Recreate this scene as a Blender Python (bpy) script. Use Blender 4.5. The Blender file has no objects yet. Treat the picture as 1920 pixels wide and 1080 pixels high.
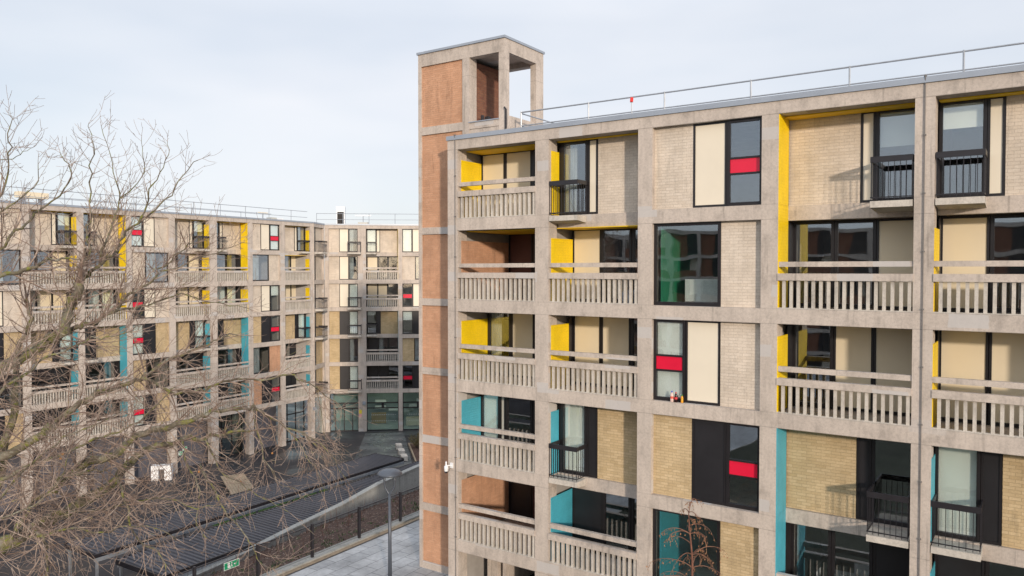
import bpy, math, random
from mathutils import Vector, Matrix
R = math.radians
C = bpy.context.scene.collection
# ------------------------------------------------------------------ camera, world, sun, exposure
sc = bpy.context.scene
cam_d = bpy.data.cameras.new('camera'); cam = bpy.data.objects.new('camera', cam_d); C.objects.link(cam)
cam.location = (0, 0, 16.0); cam.rotation_euler = (R(90 - 1.383), 0, 0)
cam_d.sensor_width = 36; cam_d.lens = 1446.44 / 1920 * 36; cam_d.clip_start = .1; cam_d.clip_end = 3000
sc.camera = cam
SUN_EL = 10.8
SUN_DIR = Vector((.252, -.968, 0)).normalized() * math.cos(R(SUN_EL)) + Vector((0, 0, math.sin(R(SUN_EL))))
world = bpy.data.worlds.new('World'); sc.world = world; world.use_nodes = True
wt = world.node_tree; wn = wt.nodes; wl = wt.links
bg = wn['Background']; bg.inputs[1].default_value = .12
sky = wn.new('ShaderNodeTexSky'); sky.sky_type = 'NISHITA'; sky.sun_disc = False
sky.sun_elevation = R(SUN_EL); sky.sun_rotation = math.atan2(SUN_DIR.x, SUN_DIR.y)
sky.air_density = 1.0; sky.dust_density = 1.0; sky.ozone_density = 2.0
tc = wn.new('ShaderNodeTexCoord'); mp = wn.new('ShaderNodeMapping'); mp.inputs['Scale'].default_value = (1.0, 1.0, 2.6)
mp.inputs['Rotation'].default_value = (0, R(18), 0)
nz = wn.new('ShaderNodeTexNoise'); nz.inputs['Scale'].default_value = 1.3; nz.inputs['Detail'].default_value = 6; nz.inputs['Roughness'].default_value = .5
cr = wn.new('ShaderNodeValToRGB'); cr.color_ramp.elements[0].position = .3; cr.color_ramp.elements[0].color = (.62, .62, .62, 1)
cr.color_ramp.elements[1].position = .72; cr.color_ramp.elements[1].color = (.97, .97, .97, 1)
# thin cloud veil: whiter overhead and towards the right
veil = wn.new('ShaderNodeMixRGB')
nz2 = wn.new('ShaderNodeTexNoise'); nz2.inputs['Scale'].default_value = 1.7; nz2.inputs['Detail'].default_value = 3; nz2.inputs['Roughness'].default_value = .55
mp2 = wn.new('ShaderNodeMapping'); mp2.inputs['Scale'].default_value = (1, 1, 4.2); mp2.inputs['Rotation'].default_value = (0, R(-14), 0); mp2.inputs['Location'].default_value = (.35, 0, .2)
wl.new(tc.outputs['Generated'], mp2.inputs[0]); wl.new(mp2.outputs[0], nz2.inputs[0])
cl = wn.new('ShaderNodeValToRGB'); cl.color_ramp.elements[0].position = .36; cl.color_ramp.elements[0].color = (.675, .715, .785, 1); cl.color_ramp.elements[1].position = .64; cl.color_ramp.elements[1].color = (.785, .80, .84, 1)
wl.new(nz2.outputs[0], cl.inputs[0])
sc8 = wn.new('ShaderNodeMixRGB'); sc8.blend_type = 'MULTIPLY'; sc8.inputs[0].default_value = 1; sc8.inputs[2].default_value = (8.1, 8.1, 8.15, 1); sc8.use_clamp = False
wl.new(cl.outputs[0], sc8.inputs[1])
# an overcast veil is brighter towards the zenith
sxz = wn.new('ShaderNodeSeparateXYZ'); wl.new(tc.outputs['Generated'], sxz.inputs[0])
zen = wn.new('ShaderNodeMapRange'); zen.inputs['From Min'].default_value = .3; zen.inputs['From Max'].default_value = 1.0; zen.inputs['To Min'].default_value = 1.0; zen.inputs['To Max'].default_value = 1.9; wl.new(sxz.outputs[2], zen.inputs[0])
zm = wn.new('ShaderNodeVectorMath'); zm.operation = 'SCALE'; wl.new(sc8.outputs[0], zm.inputs[0]); wl.new(zen.outputs[0], zm.inputs['Scale']); wl.new(zm.outputs[0], veil.inputs[2])
wl.new(tc.outputs['Generated'], mp.inputs[0]); wl.new(mp.outputs[0], nz.inputs[0]); wl.new(nz.outputs[0], cr.inputs[0])
wl.new(cr.outputs[0], veil.inputs[0]); wl.new(sky.outputs[0], veil.inputs[1]); wl.new(veil.outputs[0], bg.inputs[0])
sun_d = bpy.data.lights.new('sun', 'SUN'); sun_d.energy = 2.4; sun_d.angle = R(2.6); sun_d.color = (1, .84, .68)
sun = bpy.data.objects.new('sun', sun_d); C.objects.link(sun)
sun.rotation_euler = (-SUN_DIR).to_track_quat('-Z', 'Y').to_euler(); sun.location = (30, -40, 60)
sc.view_settings.view_transform = 'Standard'; sc.view_settings.look = 'None'
sc.view_settings.exposure = .28; sc.view_settings.gamma = 1
sc.cycles.max_bounces = 6; sc.cycles.diffuse_bounces = 3; sc.cycles.glossy_bounces = 3; sc.cycles.transparent_max_bounces = 12

# ------------------------------------------------------------------ materials
def new_mat(name, rough=.8, metal=0):
    m = bpy.data.materials.new(name); m.use_nodes = True
    n = m.node_tree.nodes; b = n['Principled BSDF']; b.inputs['Roughness'].default_value = rough; b.inputs['Metallic'].default_value = metal
    return m, m.node_tree, b
def nd(t, typ, **kw):
    n = t.nodes.new(typ)
    for k, v in kw.items():
        if k in n.inputs: n.inputs[k].default_value = v
        else: setattr(n, k, v)
    return n
def ramp(t, src, stops):
    r = t.nodes.new('ShaderNodeValToRGB'); e = r.color_ramp.elements
    e[0].position, e[0].color = stops[0][0], (*stops[0][1], 1); e[1].position, e[1].color = stops[-1][0], (*stops[-1][1], 1)
    for p, c in stops[1:-1]:
        x = e.new(p); x.color = (*c, 1)
    t.links.new(src, r.inputs[0]); return r.outputs[0]
def g3(v): return (v, v, v)
def mixc(t, a, b, fac=1.0, mode='MIX'):
    m = t.nodes.new('ShaderNodeMixRGB'); m.blend_type = mode
    for i, v in ((0, fac), (1, a), (2, b)):
        if hasattr(v, 'is_linked') or hasattr(v, 'links'): t.links.new(v, m.inputs[i])
        elif i == 0: m.inputs[0].default_value = v
        else: m.inputs[i].default_value = (*v, 1)
    return m.outputs[0]
def coords(t, kind='Object', scale=(1, 1, 1)):
    c = t.nodes.new('ShaderNodeTexCoord'); m = t.nodes.new('ShaderNodeMapping'); m.inputs['Scale'].default_value = scale
    t.links.new(c.outputs[kind], m.inputs[0]); return m.outputs[0]
def noise(t, vec, scale, detail=4, rough=.55):
    n = nd(t, 'ShaderNodeTexNoise', Scale=scale, Detail=detail, Roughness=rough); t.links.new(vec, n.inputs[0]); return n.outputs[0]
def bump(t, b, h, strength=.3, dist=.02):
    n = nd(t, 'ShaderNodeBump', Strength=strength, Distance=dist); t.links.new(h, n.inputs['Height']); t.links.new(n.outputs[0], b.inputs['Normal'])
def simple(name, col, rough=.6, var=.15, scale=3, metal=0, bumpy=0, streak=False):
    m, t, b = new_mat(name, rough, metal)
    v = coords(t, 'Object', (1, 1, .25) if streak else (1, 1, 1)); n = noise(t, v, scale, 5)
    c = ramp(t, n, [(.3, tuple(x * (1 - var) for x in col)), (.7, tuple(min(1, x * (1 + var)) for x in col))])
    t.links.new(c, b.inputs[0])
    if bumpy: bump(t, b, noise(t, coords(t), scale * 12, 3), bumpy, .01)
    return m
def concrete(name, col, patches=True, dark=1.0):
    m, t, b = new_mat(name, .9); v = coords(t)
    big = noise(t, v, .7, 5); streak = noise(t, coords(t, 'Object', (2.2, 2.2, .22)), 1.5, 5, .6); fine = noise(t, v, 38, 3, .8); grit = noise(t, v, 14, 4, .7)
    c = ramp(t, big, [(.3, tuple(x * .88 for x in col)), (.5, col), (.72, tuple(x * 1.1 for x in col))])
    c = mixc(t, c, ramp(t, streak, [(.30, g3(.84)), (.50, g3(1)), (.75, g3(1.04))]), 1, 'MULTIPLY')
    c = mixc(t, c, ramp(t, grit, [(.3, g3(.83)), (.5, g3(1)), (.7, g3(1.1))]), 1, 'MULTIPLY')
    c = mixc(t, c, ramp(t, fine, [(.28, g3(.74)), (.46, g3(1)), (.62, g3(1.0)), (.8, g3(1.15))]), 1, 'MULTIPLY')
    blot = ramp(t, noise(t, coords(t, 'Object', (1, 1, .6)), 2.4, 6, .65), [(.33, g3(.78)), (.47, g3(1)), (.7, g3(1.07))]); c = mixc(t, c, blot, 1, 'MULTIPLY')
    drip = ramp(t, noise(t, coords(t, 'Object', (7, 7, .35)), 1.0, 4, .6), [(.30, g3(.72)), (.40, g3(1))]); c = mixc(t, c, drip, 1, 'MULTIPLY')
    sx = t.nodes.new('ShaderNodeSeparateXYZ'); t.links.new(v, sx.inputs[0]); jm = nd(t, 'ShaderNodeMath', operation='MULTIPLY_ADD'); t.links.new(sx.outputs[2], jm.inputs[0]); jm.inputs[1].default_value = 1 / 2.7; jm.inputs[2].default_value = -17.295 / 2.7 + 20.002
    jf = nd(t, 'ShaderNodeMath', operation='FRACT'); t.links.new(jm.outputs[0], jf.inputs[0])
    c = mixc(t, c, ramp(t, jf.outputs[0], [(0, g3(.62)), (.006, g3(.62)), (.007, g3(1)), (.144, g3(1)), (.145, g3(.75)), (.150, g3(.75)), (.151, g3(1))]), .8, 'MULTIPLY')
    if patches:
        uv = coords(t, 'UV', (1.25, 3.2, 1)); wob = noise(t, coords(t, 'UV'), 5, 2)
        ad = nd(t, 'ShaderNodeVectorMath', operation='MULTIPLY_ADD'); t.links.new(wob, ad.inputs[0]); ad.inputs[1].default_value = (.12, .12, 0); t.links.new(uv, ad.inputs[2])
        sn = nd(t, 'ShaderNodeVectorMath', operation='FLOOR'); t.links.new(ad.outputs[0], sn.inputs[0])
        wh = t.nodes.new('ShaderNodeTexWhiteNoise'); wh.noise_dimensions = '2D'; t.links.new(sn.outputs[0], wh.inputs[0])
        f = ramp(t, wh.outputs[0], [(.925, g3(0)), (.93, g3(.75))])
        c = mixc(t, c, (col[0] * .98, col[1] * 1.08, col[2] * 1.2), f)
    t.links.new(c, b.inputs[0]); bump(t, b, mixc(t, fine, grit, .5), .35, .012)
    return m
def brick(name, c1, c2, mortar, bw=.245, bh=.081, stain=.87, ms=.006, rough=.9):
    m, t, b = new_mat(name, rough); uv = coords(t, 'UV')
    br = nd(t, 'ShaderNodeTexBrick', Scale=1.0); br.inputs['Brick Width'].default_value = bw; br.inputs['Row Height'].default_value = bh
    br.inputs['Mortar Size'].default_value = ms; br.inputs['Mortar Smooth'].default_value = .3; br.inputs['Bias'].default_value = 0
    br.inputs['Color1'].default_value = (*c1, 1); br.inputs['Color2'].default_value = (*c2, 1); br.inputs['Mortar'].default_value = (*mortar, 1)
    wob = noise(t, uv, 9, 2); ad = nd(t, 'ShaderNodeVectorMath', operation='MULTIPLY_ADD'); t.links.new(wob, ad.inputs[0]); ad.inputs[1].default_value = (.012, .012, 0); t.links.new(uv, ad.inputs[2])
    t.links.new(ad.outputs[0], br.inputs[0])
    v = coords(t); big = noise(t, v, 1.1, 4); st = noise(t, coords(t, 'Object', (1.4, 1.4, .5)), 1.7, 5, .6)
    c = mixc(t, br.outputs[0], ramp(t, big, [(.3, g3(.88)), (.7, g3(1.08))]), 1, 'MULTIPLY')
    c = mixc(t, c, ramp(t, st, [(.3, g3(stain)), (.55, g3(1))]), 1, 'MULTIPLY')
    c = mixc(t, c, ramp(t, noise(t, v, 30, 3), [(.3, g3(.9)), (.7, g3(1.07))]), 1, 'MULTIPLY')
    c = mixc(t, c, ramp(t, noise(t, coords(t, 'Object', (3.0, 3.0, .5)), 1.3, 5, .65), [(.28, g3(stain - .08)), (.42, g3(1)), (.72, g3(1)), (.85, g3(1.12))]), 1, 'MULTIPLY')
    t.links.new(c, b.inputs[0]); inv = nd(t, 'ShaderNodeMath', operation='SUBTRACT'); inv.inputs[0].default_value = 1; t.links.new(br.outputs[1], inv.inputs[1])
    bump(t, b, inv.outputs[0], .6, .012)
    return m
def glass(name, tint=(.975, .985, .98), f0=.17, wav=.004):
    m = bpy.data.materials.new(name); m.use_nodes = True; t = m.node_tree; t.nodes.clear()
    o = t.nodes.new('ShaderNodeOutputMaterial'); tr = t.nodes.new('ShaderNodeBsdfTransparent'); tr.inputs[0].default_value = (*tint, 1)
    gl = t.nodes.new('ShaderNodeBsdfGlossy'); gl.inputs['Roughness'].default_value = .015; gl.inputs[0].default_value = (.86, .93, 1, 1)
    lw = nd(t, 'ShaderNodeLayerWeight', Blend=.5); pw = nd(t, 'ShaderNodeMath', operation='POWER'); t.links.new(lw.outputs['Facing'], pw.inputs[0]); pw.inputs[1].default_value = 3.5
    fr = nd(t, 'ShaderNodeMath', operation='MULTIPLY_ADD'); t.links.new(pw.outputs[0], fr.inputs[0]); fr.inputs[1].default_value = .8; fr.inputs[2].default_value = f0; mx = t.nodes.new('ShaderNodeMixShader')
    n = nd(t, 'ShaderNodeBump', Strength=1.0, Distance=wav); t.links.new(noise(t, coords(t), .9, 1), n.inputs['Height']); t.links.new(n.outputs[0], gl.inputs['Normal'])
    t.links.new(fr.outputs[0], mx.inputs[0]); t.links.new(tr.outputs[0], mx.inputs[1]); t.links.new(gl.outputs[0], mx.inputs[2]); t.links.new(mx.outputs[0], o.inputs[0])
    return m
M = {}
M['conc'] = concrete('aggregate_concrete', (.525, .46, .405))
M['conc_pale'] = concrete('cast_concrete', (.55, .51, .455), False)
M['conc_grey'] = concrete('grey_wall_concrete', (.31, .315, .30), False)
M['brick'] = brick('buff_brick', (.655, .565, .465), (.72, .63, .53), (.585, .50, .41))
M['brick_low'] = brick('ochre_brick', (.52, .39, .22), (.62, .48, .29), (.455, .34, .20))
M['brick_or'] = brick('orange_brick', (.55, .30, .18), (.61, .345, .215), (.52, .32, .205), .23, .076, .8, .005)
M['brick_dark'] = brick('shade_toned_brick', (.20, .08, .05), (.26, .12, .07), (.16, .10, .08), .23, .078)  # brick colour lowered to carry the shade inside the tower head
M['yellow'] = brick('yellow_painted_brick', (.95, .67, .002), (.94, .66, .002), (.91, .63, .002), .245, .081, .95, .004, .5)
M['teal'] = brick('teal_painted_brick', (.075, .43, .56), (.07, .42, .55), (.065, .39, .51), .245, .081, .95, .004, .5)
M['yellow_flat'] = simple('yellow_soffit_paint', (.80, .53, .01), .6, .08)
M['cream'] = simple('cream_panel', (.78, .71, .58), .45, .03, 1.2)
M['cream_warm'] = simple('warm_cream_panel', (.77, .675, .50), .5, .03, 1.2)
M['grey'] = simple('pale_grey_panel', (.50, .50, .46), .5, .05, 1.2)
M['black'] = simple('black_panel', (.018, .017, .020), .42, .2, 1.5)
M['frame'] = simple('black_window_frame', (.016, .014, .016), .38, .2, 2)
M['maroon'] = simple('dark_maroon_panel', (.10, .04, .035), .5, .15, 2)
M['red'] = simple('red_glass_panel', (.72, .012, .05), .25, .06, 1)
M['blind'] = simple('pale_roller_blind', (.86, .92, .86), .8, .06, 1.0)
M['curtain'] = simple('grey_curtain', (.38, .42, .42), .9, .3, 4, streak=True)
M['metal'] = simple('grey_roof_edging', (.36, .40, .46), .4, .08, 1.2, .35)
M['galv'] = simple('galvanised_steel', (.40, .43, .47), .45, .12, 5, .5)
M['rail'] = simple('black_railing_paint', (.022, .02, .024), .4, .15, 4)
M['interior'] = simple('interior_plaster', (.34, .32, .30), .9, .1)
M['intdark'] = simple('interior_dark', (.11, .10, .10), .8, .3, 1.3)
M['green'] = simple('green_interior_paint', (.02, .26, .13), .7, .06)
M['tealint'] = simple('teal_interior_paint', (.03, .33, .42), .7, .06)
M['white'] = simple('white_paint', (.82, .84, .86), .5, .03)
M['sofa'] = simple('white_sofa_cloth', (.72, .78, .76), .9, .08, 8)
M['glass'] = glass('window_glass'); M['shopglass'] = glass('shop_glass', (.88, .94, .92), .07)
M['lead'] = simple('dull_lead_grey', (.17, .16, .155), .6, .1)
M['roofdeck'] = simple('roof_membrane', (.22, .22, .23), .9, .15)
M['red_plastic'] = simple('red_plastic', (.75, .03, .02), .35, .05)

# ------------------------------------------------------------------ mesh builder
class MB:
    def __init__(s): s.v = []; s.f = []; s.u = []
    def quad(s, pts, uv=None):
        i = len(s.v); s.v += [tuple(p) for p in pts]; s.f.append(tuple(range(i, i + len(pts))))
        if uv is None:
            a = Vector(pts[1]) - Vector(pts[0]); b = Vector(pts[-1]) - Vector(pts[0]); n = a.cross(b)
            ax = max(range(3), key=lambda k: abs(n[k]))
            uv = [((p[1], p[2]) if ax == 0 else (p[0], p[2]) if ax == 1 else (p[0], p[1])) for p in pts]
        s.u += uv
    def box(s, x0, x1, y0, y1, z0, z1):
        if x1 < x0: x0, x1 = x1, x0
        a = [(x0, y0), (x1, y0), (x1, y1), (x0, y1)]
        s.prism(a, z0, z1); return s
    def prism(s, poly, z0, z1):
        n = len(poly)
        area = sum(poly[i][0] * poly[(i + 1) % n][1] - poly[(i + 1) % n][0] * poly[i][1] for i in range(n))
        if area < 0: poly = poly[::-1]
        zb = z0 if hasattr(z0, '__len__') else [z0] * n; zt = z1 if hasattr(z1, '__len__') else [z1] * n
        for i in range(n):
            j = (i + 1) % n
            s.quad([(*poly[i], zb[i]), (*poly[j], zb[j]), (*poly[j], zt[j]), (*poly[i], zt[i])])
        s.quad([(*poly[i], zt[i]) for i in range(n)]); s.quad([(*poly[i], zb[i]) for i in range(n - 1, -1, -1)])
        return s
    def tube(s, pts, radii, n=6, cap=True):
        pts = [Vector(p) for p in pts]; rings = []
        if not hasattr(radii, '__len__'): radii = [radii] * len(pts)
        up = Vector((0, 0, 1)); prev = None
        for i, p in enumerate(pts):
            d = (pts[min(i + 1, len(pts) - 1)] - pts[max(i - 1, 0)])
            d = d.normalized() if d.length > 1e-9 else up
            a = prev - d * prev.dot(d) if prev is not None else d.orthogonal()
            if a.length < 1e-6: a = d.orthogonal()
            a.normalize(); prev = a; b = d.cross(a)
            i0 = len(s.v)
            for k in range(n):
                t = 2 * math.pi * k / n; s.v.append(tuple(p + (a * math.cos(t) + b * math.sin(t)) * radii[i]))
            rings.append(i0)
        for r0, r1 in zip(rings, rings[1:]):
            for k in range(n):
                k2 = (k + 1) % n; s.f.append((r0 + k, r0 + k2, r1 + k2, r1 + k)); s.u += [(k / n, 0), ((k + 1) / n, 0), ((k + 1) / n, 1), (k / n, 1)]
        if cap:
            s.f.append(tuple(rings[0] + k for k in range(n - 1, -1, -1))); s.u += [(0, 0)] * n
            s.f.append(tuple(rings[-1] + k for k in range(n))); s.u += [(0, 0)] * n
        return s
    def lathe(s, prof, c, n=24):     # prof: (r, z)
        rings = []
        for r, z in prof:
            rings.append(len(s.v))
            for k in range(n):
                t = 2 * math.pi * k / n; s.v.append((c[0] + r * math.cos(t), c[1] + r * math.sin(t), c[2] + z))
        for r0, r1 in zip(rings, rings[1:]):
            for k in range(n):
                k2 = (k + 1) % n; s.f.append((r0 + k, r0 + k2, r1 + k2, r1 + k)); s.u += [(0, 0)] * 4
        return s
    def build(s, name, mat, parent=None, smooth=False, label=None):
        me = bpy.data.meshes.new(name); me.from_pydata(s.v, [], s.f); uvl = me.uv_layers.new(name='UVMap')
        uvl.data.foreach_set('uv', [c for p in s.u for c in p]); me.materials.append(M[mat] if isinstance(mat, str) else mat)
        if smooth: me.polygons.foreach_set('use_smooth', [True] * len(me.polygons))
        me.update(); o = bpy.data.objects.new(name, me); C.objects.link(o)
        if parent: o.parent = parent
        if label: o['label'] = label
        return o
def box(*a): return MB().box(*a)
def tag(o, label=None, cat=None, group=None, kind=None):
    if label: o['label'] = label
    if cat: o['category'] = cat
    if group: o['group'] = group
    if kind: o['kind'] = kind
    return o
def empty(name, loc=(0, 0, 0), rz=0, **k):
    o = bpy.data.objects.new(name, None); C.objects.link(o); o.location = loc; o.rotation_euler = (0, 0, rz); o.empty_display_size = .3
    return tag(o, **k)
def copy_tree(o, parent=None):
    c = o.copy(); C.objects.link(c); c.parent = parent
    for ch in [x for x in C.objects if x.parent == o]: copy_tree(ch, c)
    return c

# ------------------------------------------------------------------ apartment facades
# local frame: x along the facade, y into the building, z up
ZB = {k: 17.295 - 2.7 * (k - 1) for k in range(1, 7)}     # underside of each storey's edge beam
Z0 = 19.99                                                # underside of the roof beam
BH = .39
def zs(r): return ZB[r] + BH, (Z0 if r == 1 else ZB[r - 1])

def window_unit(x0, x1, z0, z1, D, code, par, rnd):
    f = .08; y0, y1 = D - .03, D + .06
    m = MB()
    m.box(x0, x0 + f, y0, y1, z0, z1); m.box(x1 - f, x1, y0, y1, z0, z1)
    m.box(x0 + f, x1 - f, y0, y1, z0, z0 + f + .02); m.box(x0 + f, x1 - f, y0, y1, z1 - f, z1)
    h = z1 - z0
    if 'R' in code:
        a = z0 + h * .385; b = z0 + h * .545
        m.box(x0 + f, x1 - f, y0, y1, a - .05, a); m.box(x0 + f, x1 - f, y0, y1, b, b + .05)
    w = m.build('window', 'frame', par)
    if 'R' in code:
        box(x0 + f, x1 - f, D, D + .03, a, b).build('red_panel', 'red', w)
        box(x0 + f, x1 - f, D + .01, D + .02, z0 + f + .02, a - .05).build('pane', 'glass', w)
        box(x0 + f, x1 - f, D + .01, D + .02, b + .05, z1 - f).build('pane', 'glass', w)
    else:
        box(x0 + f, x1 - f, D + .01, D + .02, z0 + f + .02, z1 - f).build('pane', 'glass', w)
    if 'B' in code:
        box(x0 + f, x1 - f, D + .09, D + .10, z0 + .02, z1 - f).build('blind', 'blind', w)
    elif 'H' in code:
        zz = z0 + h * rnd.choice([.6, .72, .8])
        box(x0 + f, x1 - f, D + .09, D + .10, zz, z1 - f).build('blind', 'blind', w)
    elif 'Q' in code:
        s = MB(); n = 10; wd = (x1 - x0) * .42
        for k in range(n):
            xa = x0 + f + wd * k / n; s.box(xa, xa + wd / n * .96, D + .1 + .02 * (k % 2), D + .12 + .02 * (k % 2), z0 + .02, z1 - f)
        s.build('curtain', 'curtain', w)
    return w

def panel_unit(x0, x1, z0, z1, D, mat, par, name='infill_panel'):
    e = .055
    m = MB(); y0, y1 = D - .015, D + .06
    m.box(x0, x0 + e, y0, y1, z0, z1); m.box(x1 - e, x1, y0, y1, z0, z1); m.box(x0 + e, x1 - e, y0, y1, z0, z0 + .07); m.box(x0 + e, x1 - e, y0, y1, z1 - e, z1)
    p = box(x0 + e, x1 - e, D + .005, D + .05, z0 + .07, z1 - e).build(name, mat, par)
    m.build('panel_frame', 'frame', p)
    return p

def balustrade(x0, x1, zb, par, seed=0, n=17):
    rnd = random.Random(seed)
    p = box(x0, x1, -.025, .16, zb + 1.12, zb + 1.30).build('balustrade', 'conc', par)
    box(x0, x1, .03, .17, zb + 1.47, zb + 1.60).build('top_rail', 'conc', p)
    m = MB(); w = .078
    for k in range(n):
        x = x0 + (k + .62) * (x1 - x0) / (n + .25)
        j = rnd.uniform(-.004, .004)
        m.prism([(x + j, .03), (x + w + j, .03), (x + w + j - .008, .135), (x + j + .008, .135)], zb + .385, zb + 1.12)
    m.box(x0, x1, .0, .15, zb + BH + .001, zb + BH + .03)
    m.build('balusters', 'conc_pale', p)
    return p

def juliet(x0, x1, zf, D, par):
    s = MB()
    s.prism([(x0, -.01), (x1, -.01), (x1, D - .1), (x0, D - .1)], [zf - .20, zf - .20, zf - .26, zf - .26], zf - .045)
    b = s.build('small_balcony', 'conc_pale', par)
    r = MB(); zt = zf + 1.02
    r.box(x0, x1, .0, .035, zt - .14, zt); 
    for xs in (x0, x1 - .035): r.box(xs, xs + .035, .036, D - .035, zt - .12, zt)
    r.box(x0, x1, .005, .03, zf + .03, zf + .055)
    n = 8
    for k in range(n):
        x = x0 + .012 + (x1 - x0 - .036) * k / (n - 1); r.box(x, x + .014, .008, .022, zf - .02, zt - .12)
    ny = max(2, int(D / .13))
    for xs in (x0 + .01, x1 - .024):
        for k in range(1, ny): r.box(xs, xs + .014, D * k / ny - .007, D * k / ny + .007, zf + .03, zt - .12)
        r.box(xs, xs + .014, .03, D - .035, zf + .03, zf + .05)
    r.build('railing', 'rail', b)
    return b

def cell(par, X, W, r, spec, seed=0):
    """one opening of the grid; spec: dict kind F/R/B, D, items, rev, ceil, jul"""
    rnd = random.Random(seed * 31 + r)
    k = spec['k']; D = spec.get('D', .15); z0, z1 = zs(r); low = r >= 4
    if spec.get('tall'): pass
    zi0, zi1 = z0 + .002, z1 - .002
    bo = False
    for it in spec['items']:
        a, b, code = it[0] + X, it[1] + X, it[2]
        if code == 'K': box(a, b, D, D + .12, zi0, zi1).build('brick_wall', 'brick_low' if low else 'brick', par)
        elif code == 'O': box(a, b, D, D + .12, zi0, zi1).build('brick_wall', 'brick_or', par, label='orange brick infill wall')
        elif code == 'C': panel_unit(a, b, zi0, zi1, D, 'cream' if k != 'B' else 'cream_warm', par)
        elif code == 'X': panel_unit(a, b, zi0, zi1, D, 'black', par)
        elif code == 'G': panel_unit(a, b, zi0, zi1, D, 'grey', par)
        elif code == 'M': panel_unit(a, b, zi0, zi1, D, 'maroon', par)
        else: window_unit(a, b, zi0, zi1, D, code, par, rnd)
    if 'rev' in spec:
        side, col, ya, yb, full = spec['rev']
        top = z1 - .004 if full else z1 - .33
        xa, xb = (X, X + .02) if side == 'L' else (X + W - .02, X + W)
        bot = z0 + .002
        if spec.get('tall'): bot = ZB[r] - .002
        if k == 'B' and spec.get('under'): top = z1 + BH - .004
        box(xa, xb, ya, yb, bot, top).build('painted_reveal' if col in ('yellow', 'teal') else 'side_wall', col, par)
        if yb < D - .05 and k == 'B': box(xa, xb, yb + .002, D - .035, z0 + .002, z1 - .002).build('return_panel', 'frame', par)
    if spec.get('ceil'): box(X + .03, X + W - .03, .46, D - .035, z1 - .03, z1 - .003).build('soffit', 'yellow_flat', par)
    if 'jul' in spec: juliet(X + spec['jul'][0], X + spec['jul'][1], z0, D, par)
    if k == 'B': balustrade(X, X + W, ZB[r], par, seed * 7 + r)

def frame_beams(m, X, W, r, spec):
    zb = ZB[r]; D = spec.get('D', .15)
    if spec['k'] == 'R':
        m.box(X, X + W, D - .09, D + .13, zb, zb + BH)
        m.box(X + .0, X + W, D + .13, 8, zb + .1, zb + BH - .03)
    else:
        m.box(X, X + W, .002, .26, zb, zb + BH)
        m.box(X, X + W, .26, 8, zb + .1, zb + BH - .03)

def mir(spec, W):
    s = dict(spec); s['items'] = [(W - b, W - a, c) for a, b, c in spec['items']][::-1]
    if 'rev' in s: q = s['rev']; s['rev'] = ('R' if q[0] == 'L' else 'L',) + q[1:]
    if 'jul' in s: s['jul'] = (W - s['jul'][1], W - s['jul'][0])
    return s

def block(name, loc, rz, cols, pillars, ztop_skip, label, cat='apartment block', rows=6, zbot=0., back=9.0, pw_left=None):
    """cols: list of (X, W, {row: spec}, seed); pillars: (x0, x1)"""
    root = empty(name, loc, rz, label=label, cat=cat)
    m = MB(); x0 = pillars[0][0]; x1 = pillars[-1][1]
    for a, b in pillars: m.box(a, b, 0, .5, zbot, Z0)
    m.box(x0, x1, -.004, .45, Z0, Z0 + .33)
    for X, W, specs, sd in cols:
        for r in range(1, rows + 1):
            if specs.get(r): frame_beams(m, X, W, r, specs[r])
    m.build('concrete_frame', 'conc', root)
    s = MB()
    for a, b in pillars: s.box((a + b) / 2 - .1, (a + b) / 2 + .1, .5, 8, 3.9 if zbot == 0 else zbot, Z0)
    s.box(x0, x1, 5.6, 5.7, zbot, Z0)
    s.build('party_walls', 'interior', root)
    cp = box(x0 - .03, x1 + .03, -.045, .45, Z0 + .33, Z0 + .47).build('roof_edging', 'metal', root)
    box(x0, x1, .45, back, Z0 + .0, Z0 + .3).build('roof', 'roofdeck', root)
    box(x0, x1, 8, back, zbot, Z0).build('rear_wall', 'brick', root)
    for X, W, specs, sd in cols:
        for r in range(1, rows + 1):
            if specs.get(r): cell(root, X, W, r, specs[r], sd)
    return root

Y_, T_ = 'yellow', 'teal'
# --- bay templates as they run from the left in the near block
B1 = {1: dict(k='B', D=1.35, items=[(0, .99, 'C'), (1.01, 2.08, 'C'), (2.1, 3.08, 'W')], rev=('L', Y_, .2, 1.31, False), ceil=1),
      2: dict(k='B', D=3.0, items=[(.02, 1.04, 'M'), (1.06, 2.0, 'X'), (2.02, 3.08, 'W')], rev=('L', 'brick_or', .2, 2.96, False), ceil=1),
      3: dict(k='B', D=1.7, items=[(.03, 1.0, 'WQ'), (1.02, 1.95, 'C'), (1.97, 3.08, 'C')], rev=('L', Y_, .2, 1.66, False)),
      4: dict(k='B', D=1.3, items=[(0, .82, 'WB'), (.83, 1.05, 'G'), (1.07, 2.15, 'W'), (2.17, 3.08, 'W')], rev=('L', T_, .2, 1.26, False)),
      5: dict(k='B', D=3.0, items=[(.02, 1.0, 'X'), (1.02, 2.0, 'M'), (2.02, 3.08, 'X')], rev=('L', 'brick_or', .2, 2.96, False))}
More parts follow.
